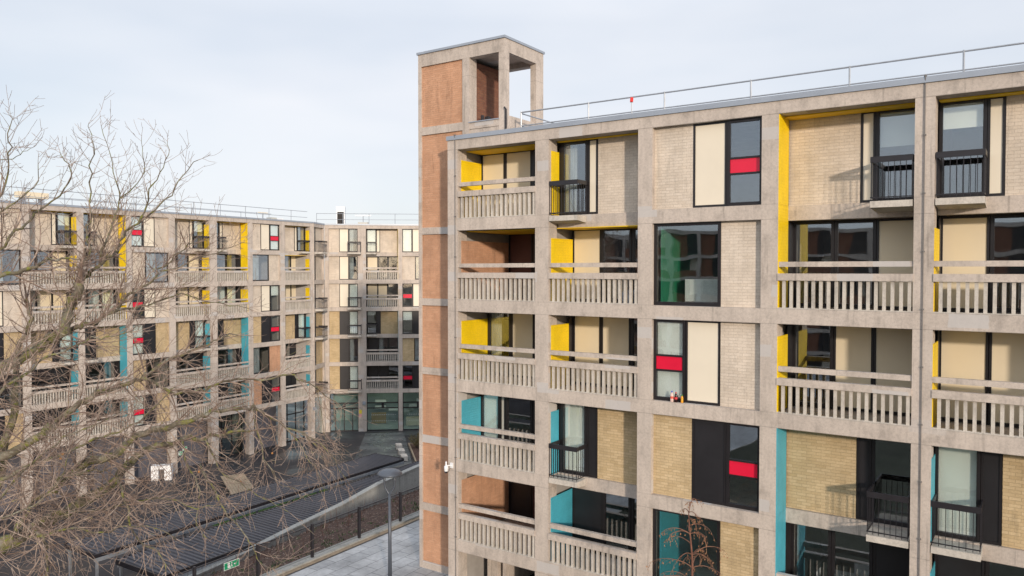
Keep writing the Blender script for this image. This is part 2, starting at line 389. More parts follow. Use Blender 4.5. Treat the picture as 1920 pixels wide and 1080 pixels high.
B2 = {1: dict(k='R', D=.65, items=[(0, .1, 'X'), (.1, 1.02, 'WQ'), (1.03, 1.36, 'C'), (1.37, 2.99, 'K')], rev=('L', Y_, .15, .6, False), ceil=1, jul=(.02, 1.02)),
      2: dict(k='B', D=1.5, items=[(0, 1.04, 'C'), (1.05, 2.1, 'W'), (2.12, 2.99, 'W')], rev=('L', Y_, .15, 1.46, False), under=0, ceil=1),
      3: dict(k='B', D=1.5, items=[(.03, 1.03, 'C'), (1.05, 2.06, 'C'), (2.08, 2.99, 'W')], rev=('L', Y_, .15, 1.22, False)),
      4: dict(k='R', D=.65, items=[(0, .1, 'X'), (.1, 1.0, 'WB'), (1.0, 1.37, 'X'), (1.375, 2.99, 'K')], rev=('L', T_, .15, .6, False), jul=(.02, 1.02)),
      5: dict(k='B', D=1.5, items=[(0, 1.12, 'X'), (1.13, 2.1, 'W'), (2.12, 2.99, 'W')], rev=('L', T_, .15, 1.46, False))}
B3 = {1: dict(k='F', D=.16, items=[(0, 1.14, 'K'), (1.15, 2.09, 'C'), (2.10, 3.05, 'WR')]),
      2: dict(k='F', D=.16, items=[(0, 1.94, 'W'), (1.945, 3.05, 'K')]),
      3: dict(k='F', D=.16, items=[(0, .95, 'WRB'), (.96, 1.94, 'C'), (1.945, 3.05, 'K')]),
      4: dict(k='F', D=.16, items=[(0, 1.15, 'K'), (1.16, 2.12, 'X'), (2.13, 3.05, 'WR')]),
      5: dict(k='F', D=.16, items=[(0, 1.97, 'W'), (1.975, 3.05, 'K')])}
B4 = {1: dict(k='R', D=1.0, items=[(0, 1.77, 'K'), (1.78, 2.12, 'C'), (2.13, 3.11, 'WH')], rev=('L', Y_, .02, .905, True), ceil=1, jul=(2.17, 3.09)),
      2: dict(k='B', D=1.5, items=[(0, 1.06, 'W'), (1.07, 2.08, 'W'), (2.09, 3.11, 'C')], rev=('L', Y_, .02, .905, True), under=1),
      3: dict(k='B', D=1.5, items=[(0, 1.06, 'W'), (1.07, 2.04, 'C'), (2.05, 3.11, 'C')], rev=('L', Y_, .02, .95, False)),
      4: dict(k='R', D=1.0, items=[(0, 1.75, 'K'), (1.76, 2.1, 'X'), (2.11, 3.11, 'W')], rev=('L', T_, .02, .905, True), jul=(2.17, 3.09)),
      5: dict(k='B', D=1.5, items=[(0, 1.06, 'W'), (1.07, 2.08, 'W'), (2.09, 3.11, 'X')], rev=('L', T_, .02, .905, True), under=1)}
B5 = {1: dict(k='R', D=.8, items=[(.0, .98, 'WH'), (.99, 1.34, 'C'), (1.35, 3.05, 'K')], ceil=1, jul=(.02, 1.0)),
      2: dict(k='B', D=1.4, items=[(0, 1.03, 'C'), (1.05, 2.05, 'W'), (2.07, 3.05, 'W')], rev=('L', Y_, .1, 1.0, False)),
      3: dict(k='B', D=1.4, items=[(0, 1.04, 'C'), (1.06, 2.03, 'C'), (2.05, 3.05, 'W')], rev=('L', Y_, .1, 1.0, False)),
      4: dict(k='R', D=.8, items=[(0, .95, 'WB'), (.96, 1.38, 'X'), (1.39, 3.05, 'K')], rev=('L', T_, .1, .7, False), jul=(.02, 1.02)),
      5: dict(k='B', D=1.4, items=[(0, 1.03, 'X'), (1.05, 2.05, 'W'), (2.07, 3.05, 'W')], rev=('L', T_, .1, 1.0, False))}
def swapcol(s, **kw): d = dict(s); d.update(kw); return d

# --- near block
NEAR_LOC = (-1.82, 25.81, 0); NEAR_RZ = R(-34.447)
B3n = dict(B3)
near = block('apartment_block', NEAR_LOC, NEAR_RZ,
    [(0, 3.08, B1, 1), (3.57, 3.0, B2, 2), (7.01, 3.06, B3n, 3), (10.5, 3.12, B4, 4), (14.04, 3.06, B5, 5), (17.53, 3.06, B3, 6)],
    [(-.42, 0), (3.08, 3.57), (6.57, 7.01), (10.07, 10.5), (13.62, 14.04), (17.1, 17.53), (20.59, 21.03)], None,
    'large concrete grid apartment block close by on the right with yellow and blue balconies', rows=5, zbot=4.8)
# green and teal painted side walls of two rooms behind the big windows
box(7.15, 7.2, .3, 5.5, ZB[2] + BH, ZB[1] + .1).build('interior_wall', 'green', near)
box(7.15, 7.2, .3, 5.5, ZB[5] + BH, ZB[4] + .1).build('interior_wall', 'tealint', near)
# lightning conductors with brackets, down two piers
for xc in (13.83, -.08):
    t = MB(); t.tube([(xc, -.03, z) for z in [x * .5 + 5 for x in range(31)]] + [(xc, -.03, 20.35), (xc, -.075, 20.5)], .012, 6)
    for z in [5.6 + 1.35 * i for i in range(12)]: t.box(xc - .03, xc + .03, -.045, 0, z, z + .035)
    t.build('lightning_conductor', 'lead', near)
# --- undercroft below the last balcony on the left
u = MB(); u.box(.0, 3.08, 5.5, 5.59, 4.8, 6.5); u.build('undercroft_wall', 'intdark', near)
u = MB(); u.box(.35, .8, 1.2, 1.5, 5.0, 6.59); u.box(1.0, 1.15, 1.2, 4.4, 5.0, 6.59); u.build('undercroft_pier', 'conc', near)

# --- left wing: same bays mirrored, running away to the left
def mb(B, W, **over):
    d = {r: mir(s, W) for r, s in B.items()}; d.update(over.get('add', {})); return d
def teal3(B, W):    # sixth row: like the third, in blue, dark infill
    s = mir(B[3], W); s['items'] = [(a, b, {'C': 'X'}.get(c, c)) for a, b, c in s['items']]
    if 'rev' in s: s['rev'] = (s['rev'][0], T_) + s['rev'][2:]
    return s
LW_A = mb(B2, 3.06); LW_A[6] = teal3(B2, 3.06)
LW_B = {1: dict(k='F', D=.16, items=[(0, .98, 'K'), (.99, 1.98, 'C'), (1.99, 3.05, 'WRB')]),
        2: dict(k='F', D=.16, items=[(0, 1.85, 'WQ'), (1.86, 3.05, 'K')]),
        3: dict(k='F', D=.16, items=[(0, .98, 'K'), (.99, 1.98, 'C'), (1.99, 3.05, 'WH')]),
        4: dict(k='F', D=.16, items=[(0, .98, 'K'), (.99, 1.98, 'X'), (1.99, 3.05, 'WR')]),
        5: dict(k='F', D=.16, items=[(0, 1.85, 'WQ'), (1.86, 3.05, 'O')]),
        6: dict(k='F', D=.16, items=[(0, .98, 'O'), (.99, 1.98, 'X'), (1.99, 3.05, 'WR')])}
LW_C = mb(B4, 3.1); LW_C[6] = teal3(B4, 3.1); LW_C[3] = swapcol(LW_C[3], items=[(0, 1.0, 'G'), (1.02, 2.0, 'WB'), (2.02, 3.1, 'WB')])
LW_D = mb(B5, 3.14); LW_D[1] = swapcol(LW_D[1], rev=('R', Y_, .1, .7, False)); LW_D[6] = teal3(B5, 3.14); LW_D[3] = swapcol(LW_D[3], items=[(0, 1.05, 'G'), (1.07, 2.1, 'C'), (2.12, 3.14, 'C')])
LW_E = {1: dict(k='F', D=.16, items=[(0, 1.0, 'WRB'), (1.01, 1.95, 'C'), (1.96, 3.05, 'K')]),
        2: dict(k='F', D=.16, items=[(0, 1.12, 'K'), (1.13, 3.05, 'WQ')]),
        3: dict(k='F', D=.16, items=[(0, 1.0, 'WR'), (1.01, 1.95, 'C'), (1.96, 3.05, 'K')]),
        4: dict(k='F', D=.16, items=[(0, 1.0, 'WRB'), (1.01, 1.95, 'X'), (1.96, 3.05, 'K')]),
        5: dict(k='F', D=.16, items=[(0, 1.12, 'K'), (1.13, 3.05, 'W')]),
        6: dict(k='F', D=.16, items=[(0, 1.0, 'WRB'), (1.01, 1.95, 'X'), (1.96, 3.05, 'K')])}
LEFT_LOC = (-20.0, 70.466, 0); LEFT_RZ = R(57.9)
lc = [(-.94, 3.06, LW_A, 11), (-4.5, 3.05, LW_B, 12), (-8.1, 3.1, LW_C, 13), (-11.92, 3.14, LW_D, 14), (-15.5, 3.05, LW_E, 15), (-19.05, 3.1, LW_C, 16), (-22.65, 3.14, LW_D, 17), (-26.2, 3.05, LW_E, 18)]
lp = [(2.12, 2.6), (-1.45, -.94), (-5.0, -4.5), (-8.78, -8.1), (-12.45, -11.92), (-15.95, -15.5), (-19.51, -19.05), (-23.15, -22.65), (-26.68, -26.2)][::-1]
left = block('apartment_block', LEFT_LOC, LEFT_RZ, lc, lp, None, 'long apartment wing on the left half hidden behind the bare tree', zbot=0)
# ground floor of the left wing: dark glazing and grey panels behind the piers
M['slate'] = simple('slate_grey_cladding', (.105, .105, .125), .5, .2, .6)
for i, (X, W, _, _) in enumerate(lc):
    if i in (0, 2):
        gg = box(X - .25, X + W + .25, 1.0, 1.02, .1, 3.79).build('ground_floor_glazing', 'shopglass', left); gf = MB()
        for q in range(4): gf.box(X + q * W / 3 - .03, X + q * W / 3 + .03, .96, 1.06, .0, 3.79)
        for q in range(3): gf.box(X + q * W / 3 + .03, X + (q + 1) * W / 3 - .03, .955, 1.065, 2.5, 2.6); gf.box(X + q * W / 3 + .03, X + (q + 1) * W / 3 - .03, .955, 1.065, .0, .12)
        gf.build('glazing_bars', 'frame', gg)
    else: box(X - .25, X + W + .25, 1.0, 1.15, .0, 3.79).build('ground_floor_panel', 'slate', left)
# the wing runs on out of the picture to the left (its reflection shows in the near windows)
e = MB(); eb = MB(); ew = MB(); ec = MB()
x = -26.68
for i in range(9):
    xr = x - 3.1; 
    for r in range(1, 7):
        z0, z1 = zs(r); e.box(xr, x, .002, .26, ZB[r], ZB[r] + BH)
        if (i + r) % 3: eb.box(xr, xr + 1.8, .3, .42, z0, z1); ew.box(xr + 1.8, x, .3, .36, z0, z1)
        else: ew.box(xr, xr + 1.5, .9, .96, z0, z1); ec.box(xr + 1.5, x, .9, .96, z0, z1)
    e.box(xr - .45, xr, 0, .5, 0, Z0); x = xr - .45
e.box(x, -26.68, -.004, .45, Z0, Z0 + .33); e.box(x, -26.69, .97, 9, 0, Z0 + .3)
ex = e.build('wing_end_frame', 'conc', left); eb.build('wing_end_brickwork', 'brick', ex); ew.build('wing_end_windows', 'black', ex); ec.build('wing_end_panels', 'cream', ex)

# the wing turns and closes the court behind the camera (seen only mirrored in the near windows)
Mi = (Matrix.Translation(LEFT_LOC) @ Matrix.Rotation(LEFT_RZ, 4, 'Z')).inverted()
M['slab_dark'] = M['black']
def far_part(m, name, mat, par=None):
    A = Vector((-92, 10, 0)); Mw = Matrix.Translation(A) @ Matrix.Rotation(NEAR_RZ, 4, 'Z')
    m.v = [tuple(Mi @ (Mw @ Vector(p))) for p in m.v]
    return m.build(name, mat, par or left)
e = MB(); eb = MB(); ew = MB(); ec = MB(); x = 0
for i in range(26):
    e.box(x, x + .45, -.5, 0, 0, Z0); x0_, x1_ = x + .45, x + 3.5
    for r in range(1, 7):
        z0, z1 = zs(r); e.box(x0_, x1_, -.26, -.002, ZB[r], ZB[r] + BH)
        if (i * 5 + r * 3) % 4 < 2: eb.box(x0_, x0_ + 1.6, -.35, -.2, z0, z1); ew.box(x0_ + 1.6, x1_, -.35, -.25, z0, z1)
        else: ew.box(x0_, x0_ + 1.9, -1.2, -1.1, z0, z1); ec.box(x0_ + 1.9, x1_, -1.2, -1.1, z0, z1); eb.box(x0_, x1_, -.2, -.05, z0, z0 + .9)
    x += 3.5
e.box(0, x, -.45, .004, Z0, Z0 + .45); e.box(0, x, -9, -1.25, 0, Z0 + .3)
ex = far_part(e, 'cross_wing_frame', 'conc'); far_part(eb, 'cross_wing_brickwork', 'brick_dark', ex); far_part(ew, 'cross_wing_windows', 'black', ex); far_part(ec, 'cross_wing_panels', 'cream', ex)

# --- middle wing, seen almost square on, with its corner bay
CEN_LOC = (-13.0, 75.96, 0); CEN_RZ = R(5.33)
CJ = {r: dict(k='F', D=.2, items=[(0, .98, 'K'), (.99, 1.9, 'C' if r < 4 else 'X'), (1.91, 2.80, ['', 'WQ', 'WQ', 'WB', 'WB', 'WQ', 'WB'][r])]) for r in range(1, 7)}
CC = {1: dict(k='R', D=.8, items=[(0, .95, 'WB'), (.96, 1.32, 'C'), (1.33, 3.15, 'K')], rev=('R', Y_, .02, .7, True), jul=(.02, 1.0)),
      2: dict(k='B', D=1.3, items=[(0, 1.05, 'C'), (1.07, 2.05, 'W'), (2.07, 3.15, 'W')], rev=('R', Y_, .02, .7, True), under=1),
      3: dict(k='B', D=1.3, items=[(0, 1.03, 'C'), (1.05, 2.0, 'C'), (2.02, 3.15, 'W')], rev=('R', Y_, .1, .9, False)),
      4: dict(k='R', D=.8, items=[(0, .95, 'WH'), (.96, 1.36, 'X'), (1.37, 3.15, 'K')], rev=('R', T_, .02, .7, True), jul=(.02, 1.0)),
      5: dict(k='B', D=1.3, items=[(0, 1.05, 'X'), (1.07, 2.05, 'WQ'), (2.07, 3.15, 'W')], rev=('R', T_, .02, .7, True), under=1),
      6: dict(k='B', D=1.3, items=[(0, 1.05, 'X'), (1.07, 2.05, 'X'), (2.07, 3.15, 'W')], rev=('R', T_, .1, .9, False))}
CR = {1: dict(k='F', D=.16, items=[(0, .98, 'WB'), (1.0, 2.05, 'C'), (2.06, 3.05, 'K')]),
      2: dict(k='F', D=.16, items=[(0, 1.25, 'K'), (1.26, 3.05, 'WQ')]),
      3: dict(k='F', D=.16, items=[(0, 1.02, 'WR'), (1.03, 2.05, 'C'), (2.06, 3.05, 'K')]),
      4: dict(k='F', D=.16, items=[(0, 1.02, 'WH'), (1.03, 2.05, 'X'), (2.06, 3.05, 'K')]),
      5: dict(k='F', D=.16, items=[(0, 1.15, 'K'), (1.16, 3.05, 'WQ')]),
      6: dict(k='F', D=.16, items=[(0, 1.02, 'WR'), (1.03, 2.05, 'X'), (2.06, 3.05, 'K')])}
mid = block('apartment_block', CEN_LOC, CEN_RZ, [(-4.95, 2.80, CJ, 21), (-1.36, 3.13, CC, 22), (2.17, 3.05, CR, 23), (5.67, 3.05, mb(B4, 3.05), 24)] + [(5.67 + 3.5 * k, 3.05, b_, 24 + k) for k, b_ in ((1, CR), (2, CC), (3, CR), (4, CC), (5, CR))],
    [(-5.35, -4.95), (-2.15, -1.36), (1.77, 2.17), (5.22, 5.67)] + [(8.72 + 3.5 * k, 9.17 + 3.5 * k) for k in range(6)], None, 'far apartment block seen square on between the left wing and the brick tower, shops below', zbot=0)
box(-2.15, -1.36, -.05, -.002, 0, Z0).build('pier_facing', 'conc_pale', mid) if False else None
for r in (1, 3, 4, 6): juliet(-4.95 + 1.9, -1.8, ZB[r] + BH, .2, mid).location = (0, -.75, 0)
for X, W in ((-4.95, 2.8), (-1.36, 3.13), (2.17, 3.05), (5.67, 3.05)):
    sf = MB(); sgo = box(X + .05, X + W - .05, .30, .315, .1, 3.75).build('shop_window', 'shopglass', mid); sf.box(X, X + .07, .27, .35, 0, 3.79); sf.box(X + W - .07, X + W, .27, .35, 0, 3.79)
    sf.box(X + .07, X + W - .07, .272, .352, 0, .1); sf.box(X + .07, X + W - .07, .272, .352, 3.72, 3.79)
    sf.box(X + .07, X + W - .07, .272, .352, 2.72, 2.84); sf.box(X + .07, X + W - .07, .272, .352, 2.2, 2.32); sf.box(X + W / 2 - .12, X + W / 2 + .12, .276, .35, 2.321, 2.719)
    sf.build('glazing_bars', 'frame', sgo)
    if -2 < X < 3:
        dots = MB()
        for z in (1.55, .95):
            for k in range(14): dots.box(X + .45 + k * .18, X + .5 + k * .18, .292, .298, z, z + .05)
        dots.build('marker_dots', 'white', sgo)
    elif X < -2:
        dr = MB()
        for xx in (-4.4, -3.55, -2.75): dr.box(xx - .05, xx + .05, .255, .269, .1, 2.2)
        dr.build('door_frames', 'frame', sgo)
# corner return bay between the two wings
cw = MB(); ang = R(84)
ret = empty('corner_bay', (0, 0, 0), 0)
ret.parent = mid; ret.matrix_parent_inverse = Matrix.Identity(4)
C.objects.unlink(ret); bpy.data.objects.remove(ret)
corner_spec = {r: dict(k='F', D=.2, items=[(0, .8, 'W'), (.81, 2.75, 'K')]) for r in range(1, 7)}
corner = block('apartment_block', (-18.61, 72.66, 0), R(84.2), [(0.02, 2.6, {r: dict(k='F', D=.2, items=[(0, .8, 'W'), (.81, 2.6, 'K')]) for r in range(1, 7)}, 31)],
    [(-.12, .02), (2.62, 2.74)], None, 'narrow corner bay joining the left wing to the middle block', zbot=0, back=8.2)
for r in (1, 3, 4, 6): juliet(.1, 1.5, ZB[r] + BH, .95, corner).location = (0, -.75, 0)
cg = MB(); cg.box(.03, 2.61, .3, .32, 0, 3.79); cg.build('shop_glazing', 'shopglass', corner)
# joint-bay balconies were made shallow; give them depth in front of the wall
for o in [o for o in C.objects if o.parent == mid and o.name.startswith('small_balcony') and abs(o.location.y + .75) < 1e-6]:
    for ch in [x for x in C.objects if x.parent == o]: bpy.data.objects.remove(ch)
    bpy.data.objects.remove(o)
for r in (1, 3, 4, 6): juliet(-4.95 + 1.9, -1.8, ZB[r] + BH, .95, mid).location = (0, -.75, 0)
# lit strip lamps in the shop ceiling (they are on in the photograph)
lm = bpy.data.materials.new('shop_lamp'); lm.use_nodes = True; lb = lm.node_tree.nodes['Principled BSDF']
lb.inputs['Emission Color'].default_value = (.93, 1, .78, 1); lb.inputs['Emission Strength'].default_value = 5
sl = MB()
for z, y in ((3.35, 2.0), (3.35, 3.2)):
    for k in range(3): sl.box(-.9 + k * .78, -.9 + k * .78 + .7, y, y + .25, 3.45, 3.5)
sl.build('strip_lights', lm, mid)
si = MB(); si.box(-1.2, .3, 3.4, 3.6, .1, 1.2); si.build('shop_counter', simple('shop_counter_timber', (.40, .26, .10), .6, .1), mid)
si = MB(); si.box(2.4, 4.6, 2.0, 2.6, .1, .9); si.build('shop_counter', 'cream_warm', mid)
for xq, zq in ((-.9, 1.4), (-.9, 2.0), (.5, 1.2), (2.6, 1.5), (3.4, 2.1)): box(xq, xq + 1.1, 4.6, 5.0, zq, zq + .3).build('shop_shelf', 'white', mid)
sf2 = MB(); sf2.box(-5.2, 8.9, .33, 5.6, .02, .06); sf2.box(-5.2, 8.9, 5.5, 5.58, .07, 3.4); sf2.build('shop_floor', simple('shop_floor_tiles', (.30, .36, .36), .4, .1), mid)

def near_pt(u, w, z):
    c, s = math.cos(NEAR_RZ), math.sin(NEAR_RZ); return (NEAR_LOC[0] + u * c - w * s, NEAR_LOC[1] + u * s + w * c, z)
def loc_pt(L, rz, u, w, z):
    c, s = math.cos(rz), math.sin(rz); return (L[0] + u * c - w * s, L[1] + u * s + w * c, z)

# ------------------------------------------------------------------ stair tower
tw = empty('stair_tower', near_pt(-2.6, 1, 5.0), NEAR_RZ, label='tall orange brick and concrete stair tower with an open frame at its top', cat='tower')
def T(m, name, mat, parent=None, **k):
    o = m.build(name, mat, parent or tw, **k)
    if parent is None: o.location = (2.6, -1, -5.0)
    return o
D0, D1 = 1.0, 3.43
f = MB()
# shaft: left pier, bands, base
f.box(-2.6, -2.46, D0, D1, 4.8, 23.3)
bands = [(20.84, 21.12), (17.26, 17.51), (14.70, 14.95), (12.20, 12.45), (9.70, 9.98), (7.22, 7.49), (4.8, 5.34)]
for a, b in bands: f.box(-2.46, -.43 if a < 20 else -.57, D0 + .003, D0 + .3, a, b)
f.box(-.57, -.27, D0, D0 + .42, 20.3, 23.3)              # inner pier of the head
f.box(.98, 1.22, D0, D0 + .28, 20.5, 23.3)               # front corner pier
f.box(.98, 1.22, D1 - .48, D1, 20.3, 23.3)               # rear corner pier
f.box(-.57, -.27, D1 - .3, D1, 20.3, 23.3)
f.box(-2.46, 1.22, D0 - .004, D0 + .3, 23.3, 23.74); f.box(-2.46, 1.22, D1 - .3, D1 + .004, 23.3, 23.74)
f.box(-2.6, -2.46, D0, D1, 23.3, 23.74); f.box(.96, 1.223, D0 + .3, D1 - .3, 23.3, 23.74)
f.box(-2.46, .96, D0 + .3, D1 - .3, 23.5, 23.7)
f.box(-.27, .98, D0 + .01, D0 + .25, 20.84, 21.06); f.box(-.57, 1.25, D0 + .03, D1, 20.62, 20.83)
f.box(1.0, 1.2, D0 + .28, D1 - .48, 20.84, 21.2)
T(f, 'concrete_frame', 'conc')
b = MB()
seg = [23.3] + [z for ab in bands for z in (ab[1], ab[0])]
for zt, zb_ in zip(seg[0::2], seg[1::2]): b.box(-2.46, -.44 if zt < 21 else -.57, D0 + .06, D0 + .26, zb_, zt)
T(b, 'brick_wall', 'brick_or')
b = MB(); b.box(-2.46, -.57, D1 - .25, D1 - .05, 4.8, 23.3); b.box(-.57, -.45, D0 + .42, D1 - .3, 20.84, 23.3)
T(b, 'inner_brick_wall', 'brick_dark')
b = MB(); b.box(-2.58, -2.48, D0 + .3, D1 - .26, 4.8, 20.8); b.box(-.6, -.45, D0 + .3, D1 - .26, 4.8, 20.6); T(b, 'side_wall', 'brick_or')
c = MB(); c.box(-2.64, 1.26, D0 - .05, D1 + .05, 23.74, 23.82); T(c, 'roof_edging', 'metal')
c = MB(); c.box(-.29, 1.0, D0 - .03, D0 + .27, 21.06, 21.09); T(c, 'sill_flashing', 'metal')
c = MB(); c.tube([(1.3, D0 - .04, 20.7), (1.3, D0 - .04, 21.35)], .035, 8); c.tube([(1.3, D0 - .05, 21.35), (1.24, D0 - .05, 21.42)], .03, 6); T(c, 'drain_pipe', 'rail')
c = MB(); c.tube([(-.15, 1.6, 20.85), (-.15, 1.6, 21.4)], .06, 8); c.box(-.05, .1, 1.6, 1.75, 20.85, 21.35); T(c, 'plant_pipes', 'rail')

# ------------------------------------------------------------------ roof furniture
def guard_rail(a, b, s, zt, loc, rz, label, ret=0, group=None, step=2.55, zbase=Z0 + .3):
    r = empty('guard_rail', loc_pt(loc, rz, a, s, zbase), rz, label=label, cat='guard rail')
    h = zt - zbase; L = b - a
    m = MB(); m.tube([(0, 0, h), (L, 0, h)], .024, 6)
    if ret: m.tube([(0, 0, h - .03), (0, ret, h - .03)], .024, 6)
    m.build('top_rail', 'galv', r)
    m = MB(); m.tube([(0, 0, h * .52), (L, 0, h * .52)], .02, 6)
    if ret: m.tube([(0, 0, h * .52), (0, ret, h * .52)], .02, 6)
    m.build('middle_rail', 'galv', r)
    k = 0
    while k * step <= L + .01:
        p = MB(); x = k * step; p.tube([(x, .01, 0), (x, 0, h + .03)], .026, 6); p.box(x - .12, x + .12, -.05, .5, 0, .05); p.build('post', 'galv', r); k += 1
    return r
guard_rail(1.75, 20.5, 1.2, 21.22, NEAR_LOC, NEAR_RZ, 'galvanised roof rail along the near block, running off to the right', ret=4)
guard_rail(-48, 2.4, .7, 21.44, LEFT_LOC, LEFT_RZ, 'thin galvanised roof rail along the edge of the left wing')
guard_rail(-48, 1.4, 4.5, 21.3, LEFT_LOC, LEFT_RZ, 'inner galvanised rail further back on the roof of the left wing')
guard_rail(-6.2, 26, .7, 21.5, CEN_LOC, CEN_RZ, 'galvanised roof rail along the middle block left of the brick tower')
m = empty('marker_post', near_pt(5.79, 1.2, 20.29), NEAR_RZ, label='short roof post with a small red cap behind the near parapet', cat='marker post')
MB().tube([(0, 0, 0), (0, 0, .82)], .02, 6).build('post', 'galv', m); MB().tube([(0, -.02, .78), (0, 0, .91)], .05, 8).build('cap', 'red_plastic', m)
m = MB()
for k in range(5): m.tube([(.24 * math.cos(t / 16 * 2 * math.pi), .03 * k, .24 + .24 * math.sin(t / 16 * 2 * math.pi)) for t in range(17)], .016, 5)
o = m.build('cable_coil', 'rail'); o.location = near_pt(2.6, 2.2, 20.32); tag(o, 'black coil of cable lying on the roof beside the tower', 'cable coil')
v = empty('roof_vent', loc_pt(CEN_LOC, CEN_RZ, -4.17, 3, Z0 + .3), CEN_RZ, label='white louvred vent housing standing tall on the middle roof', cat='roof vent')
m = MB(); m.box(-.42, .42, .08, .8, 0, 2.1); m.box(-.42, -.33, 0, .08, 0, 2.1); m.box(.33, .42, 0, .08, 0, 2.1); m.box(-.33, .33, 0, .08, 1.55, 2.1); m.build('housing', 'white', v)
m = MB()
for k in range(17): m.prism([(-.33, .01), (.33, .01), (.33, .06), (-.33, .06)], [.03 + k * .09] * 4, [.06 + k * .09, .06 + k * .09, .1 + k * .09, .1 + k * .09])
m.build('louvres', 'frame', v); box(-.33, .33, .062, .078, 0, 1.55).build('backing', 'black', v)
a = empty('roof_aerial', loc_pt(CEN_LOC, CEN_RZ, -1.9, 3, Z0 + .3), CEN_RZ, label='pale aerial frame with a long crossbar on the middle roof', cat='aerial')
MB().tube([(0, 0, .5), (0, 0, 1.25)], .04, 6).build('mast', 'galv', a); box(-.8, .8, -.06, .06, 1.14, 1.24).build('crossbar', 'white', a); box(-.5, .55, -.3, .4, 0, .5).build('equipment_box', 'grey', a)
a = empty('roof_aerial', loc_pt(LEFT_LOC, LEFT_RZ, -.6, 3, Z0 + .3), LEFT_RZ, label='low aerial and boxes near the right end of the left wing roof', cat='aerial')
MB().tube([(-.3, 0, 0), (-.3, 0, 1.0)], .03, 6).build('mast', 'galv', a); box(-.8, .3, -.05, .05, .9, .98).build('crossbar', 'cream', a)
box(.5, 1.1, -.3, .4, 0, .55).build('equipment_box', 'grey', a); box(1.3, 2.0, -.2, .4, 0, .5).build('equipment_box', 'white', a)
a = empty('roof_duct', loc_pt(LEFT_LOC, LEFT_RZ, -21.0, 3, Z0 + .3), LEFT_RZ, label='pale yellowish duct on the roof far left behind tree branches', cat='roof duct')
box(-1, 1, -.3, .3, .7, 1.1).build('duct', 'cream_warm', a); box(-.7, -.5, -.2, .2, 0, .7).build('leg', 'galv', a); box(.5, .7, -.2, .2, 0, .7).build('leg', 'galv', a)

# ------------------------------------------------------------------ things on and in the near block
cc = empty('security_camera', near_pt(-.30, 0, 9.3), NEAR_RZ, label='white security camera bracketed on the left edge of the near block', cat='security camera')
m = MB(); m.box(-.02, .14, -.04, 0, -.02, .22); m.tube([(.06, -.02, .1), (-.06, -.22, .12)], .025, 8); m.build('bracket', 'white', cc)
m = MB(); m.lathe([(.0, .32), (.035, .3), (.04, .12), (.09, .1), (.1, 0), (.085, -.1), (.085, -.14)], (-.08, -.26, 0), 16); m.build('housing', 'white', cc, smooth=True)
m = MB(); m.lathe([(.08, -.14), (.07, -.2), (.04, -.235), (0, -.245)], (-.08, -.26, 0), 16); m.build('dome', 'rail', cc, smooth=True)
m = MB(); m.tube([(.0, -.05, -.02), (-.01, -.12, -.16), (-.06, -.16, -.2), (-.08, -.2, -.1)], .008, 5); m.build('cable', 'rail', cc)

def bottle(u, h, body, cap, label_col, lab):
    r = empty('drink_bottle', near_pt(u, .07, ZB[3] + BH + .002), 0, label=lab, cat='bottle', group='bottles on the window sill')
    w = h * .16
    MB().lathe([(0, 0), (w * .9, 0), (w, h * .04), (w, h * .3), (w * .88, h * .42), (w, h * .55), (w * .9, h * .68), (w * .4, h * .86), (w * .36, h * .9)], (0, 0, 0), 14).build('bottle_body', simple('drink_' + cap + str(u), body, .15, .03), r, smooth=True)
    MB().lathe([(w * 1.03, h * .3), (w * .92, h * .42), (w * 1.03, h * .52)], (0, 0, 0), 14).build('bottle_label', simple('bottle_label_' + cap + str(u), label_col, .5, .25, 40), r, smooth=True)
    MB().lathe([(w * .42, h * .88), (w * .42, h), (0, h)], (0, 0, 0), 12).build('cap', simple('cap_' + cap + str(u), {'blue': (.05, .1, .6), 'red': (.6, .02, .02), 'green': (.02, .4, .05)}[cap], .4, .02), r)
bottle(7.60, .30, (.75, .55, .5), 'blue', (.7, .12, .08), 'tallest bottle, milky pink with a blue cap, left on the sill')
bottle(7.72, .28, (.03, .01, .01), 'red', (.65, .04, .05), 'dark cola bottle with a red label, middle on the sill')
bottle(7.90, .22, (.8, .35, .03), 'green', (.75, .4, .05), 'small orange drink bottle with a green cap on the sill')

cc.scale = (.72, .72, .72)
so = empty('sofa', near_pt(7.6, 1.0, ZB[2] + BH - .03), NEAR_RZ, label='pale sofa backed against the big window beside the green wall', cat='sofa')
for nm, bb in (('back', (0, 1.9, 0, .24, .12, .76)), ('seat', (.18, 1.72, .25, .9, .12, .45)), ('armrest', (-.0, .17, .245, .9, .12, .6)), ('armrest', (1.73, 1.9, .245, .9, .12, .6)), ('base', (.03, 1.87, .03, .87, .0, .115))):
    o = box(*bb).build(nm, 'sofa' if nm != 'base' else 'frame', so); bm_ = o.modifiers.new('b', 'BEVEL'); bm_.width = .05 if nm != 'base' else .01; bm_.segments = 3
bg_ = MB(); rb = random.Random(2)
for dx, dy, rr_ in ((0, 0, .16), (.18, .05, .13), (-.16, .04, .12)):
    bg_.lathe([(0, 0), (rr_ * .9, .02), (rr_, .15), (rr_ * .8, .3), (rr_ * .3, .4), (0, .41)], (dx, dy, 0), 9)
bg_.v = [(x + rb.gauss(0, .012), y + rb.gauss(0, .012), z + (rb.gauss(0, .012) if z > .01 else 0)) for x, y, z in bg_.v]
o = bg_.build('bag', simple('pale_blue_sacking', (.42, .47, .56), .8, .3, 9)); o.location = near_pt(6.1, .45, ZB[2] + BH); tag(o, 'lumpy pale blue bags left behind the balcony slats beside the dark window', 'bags')
tb = empty('table', near_pt(11.85, 2.15, ZB[5] + BH - .03), NEAR_RZ, label='small white table behind the dark glass at bottom right', cat='table')
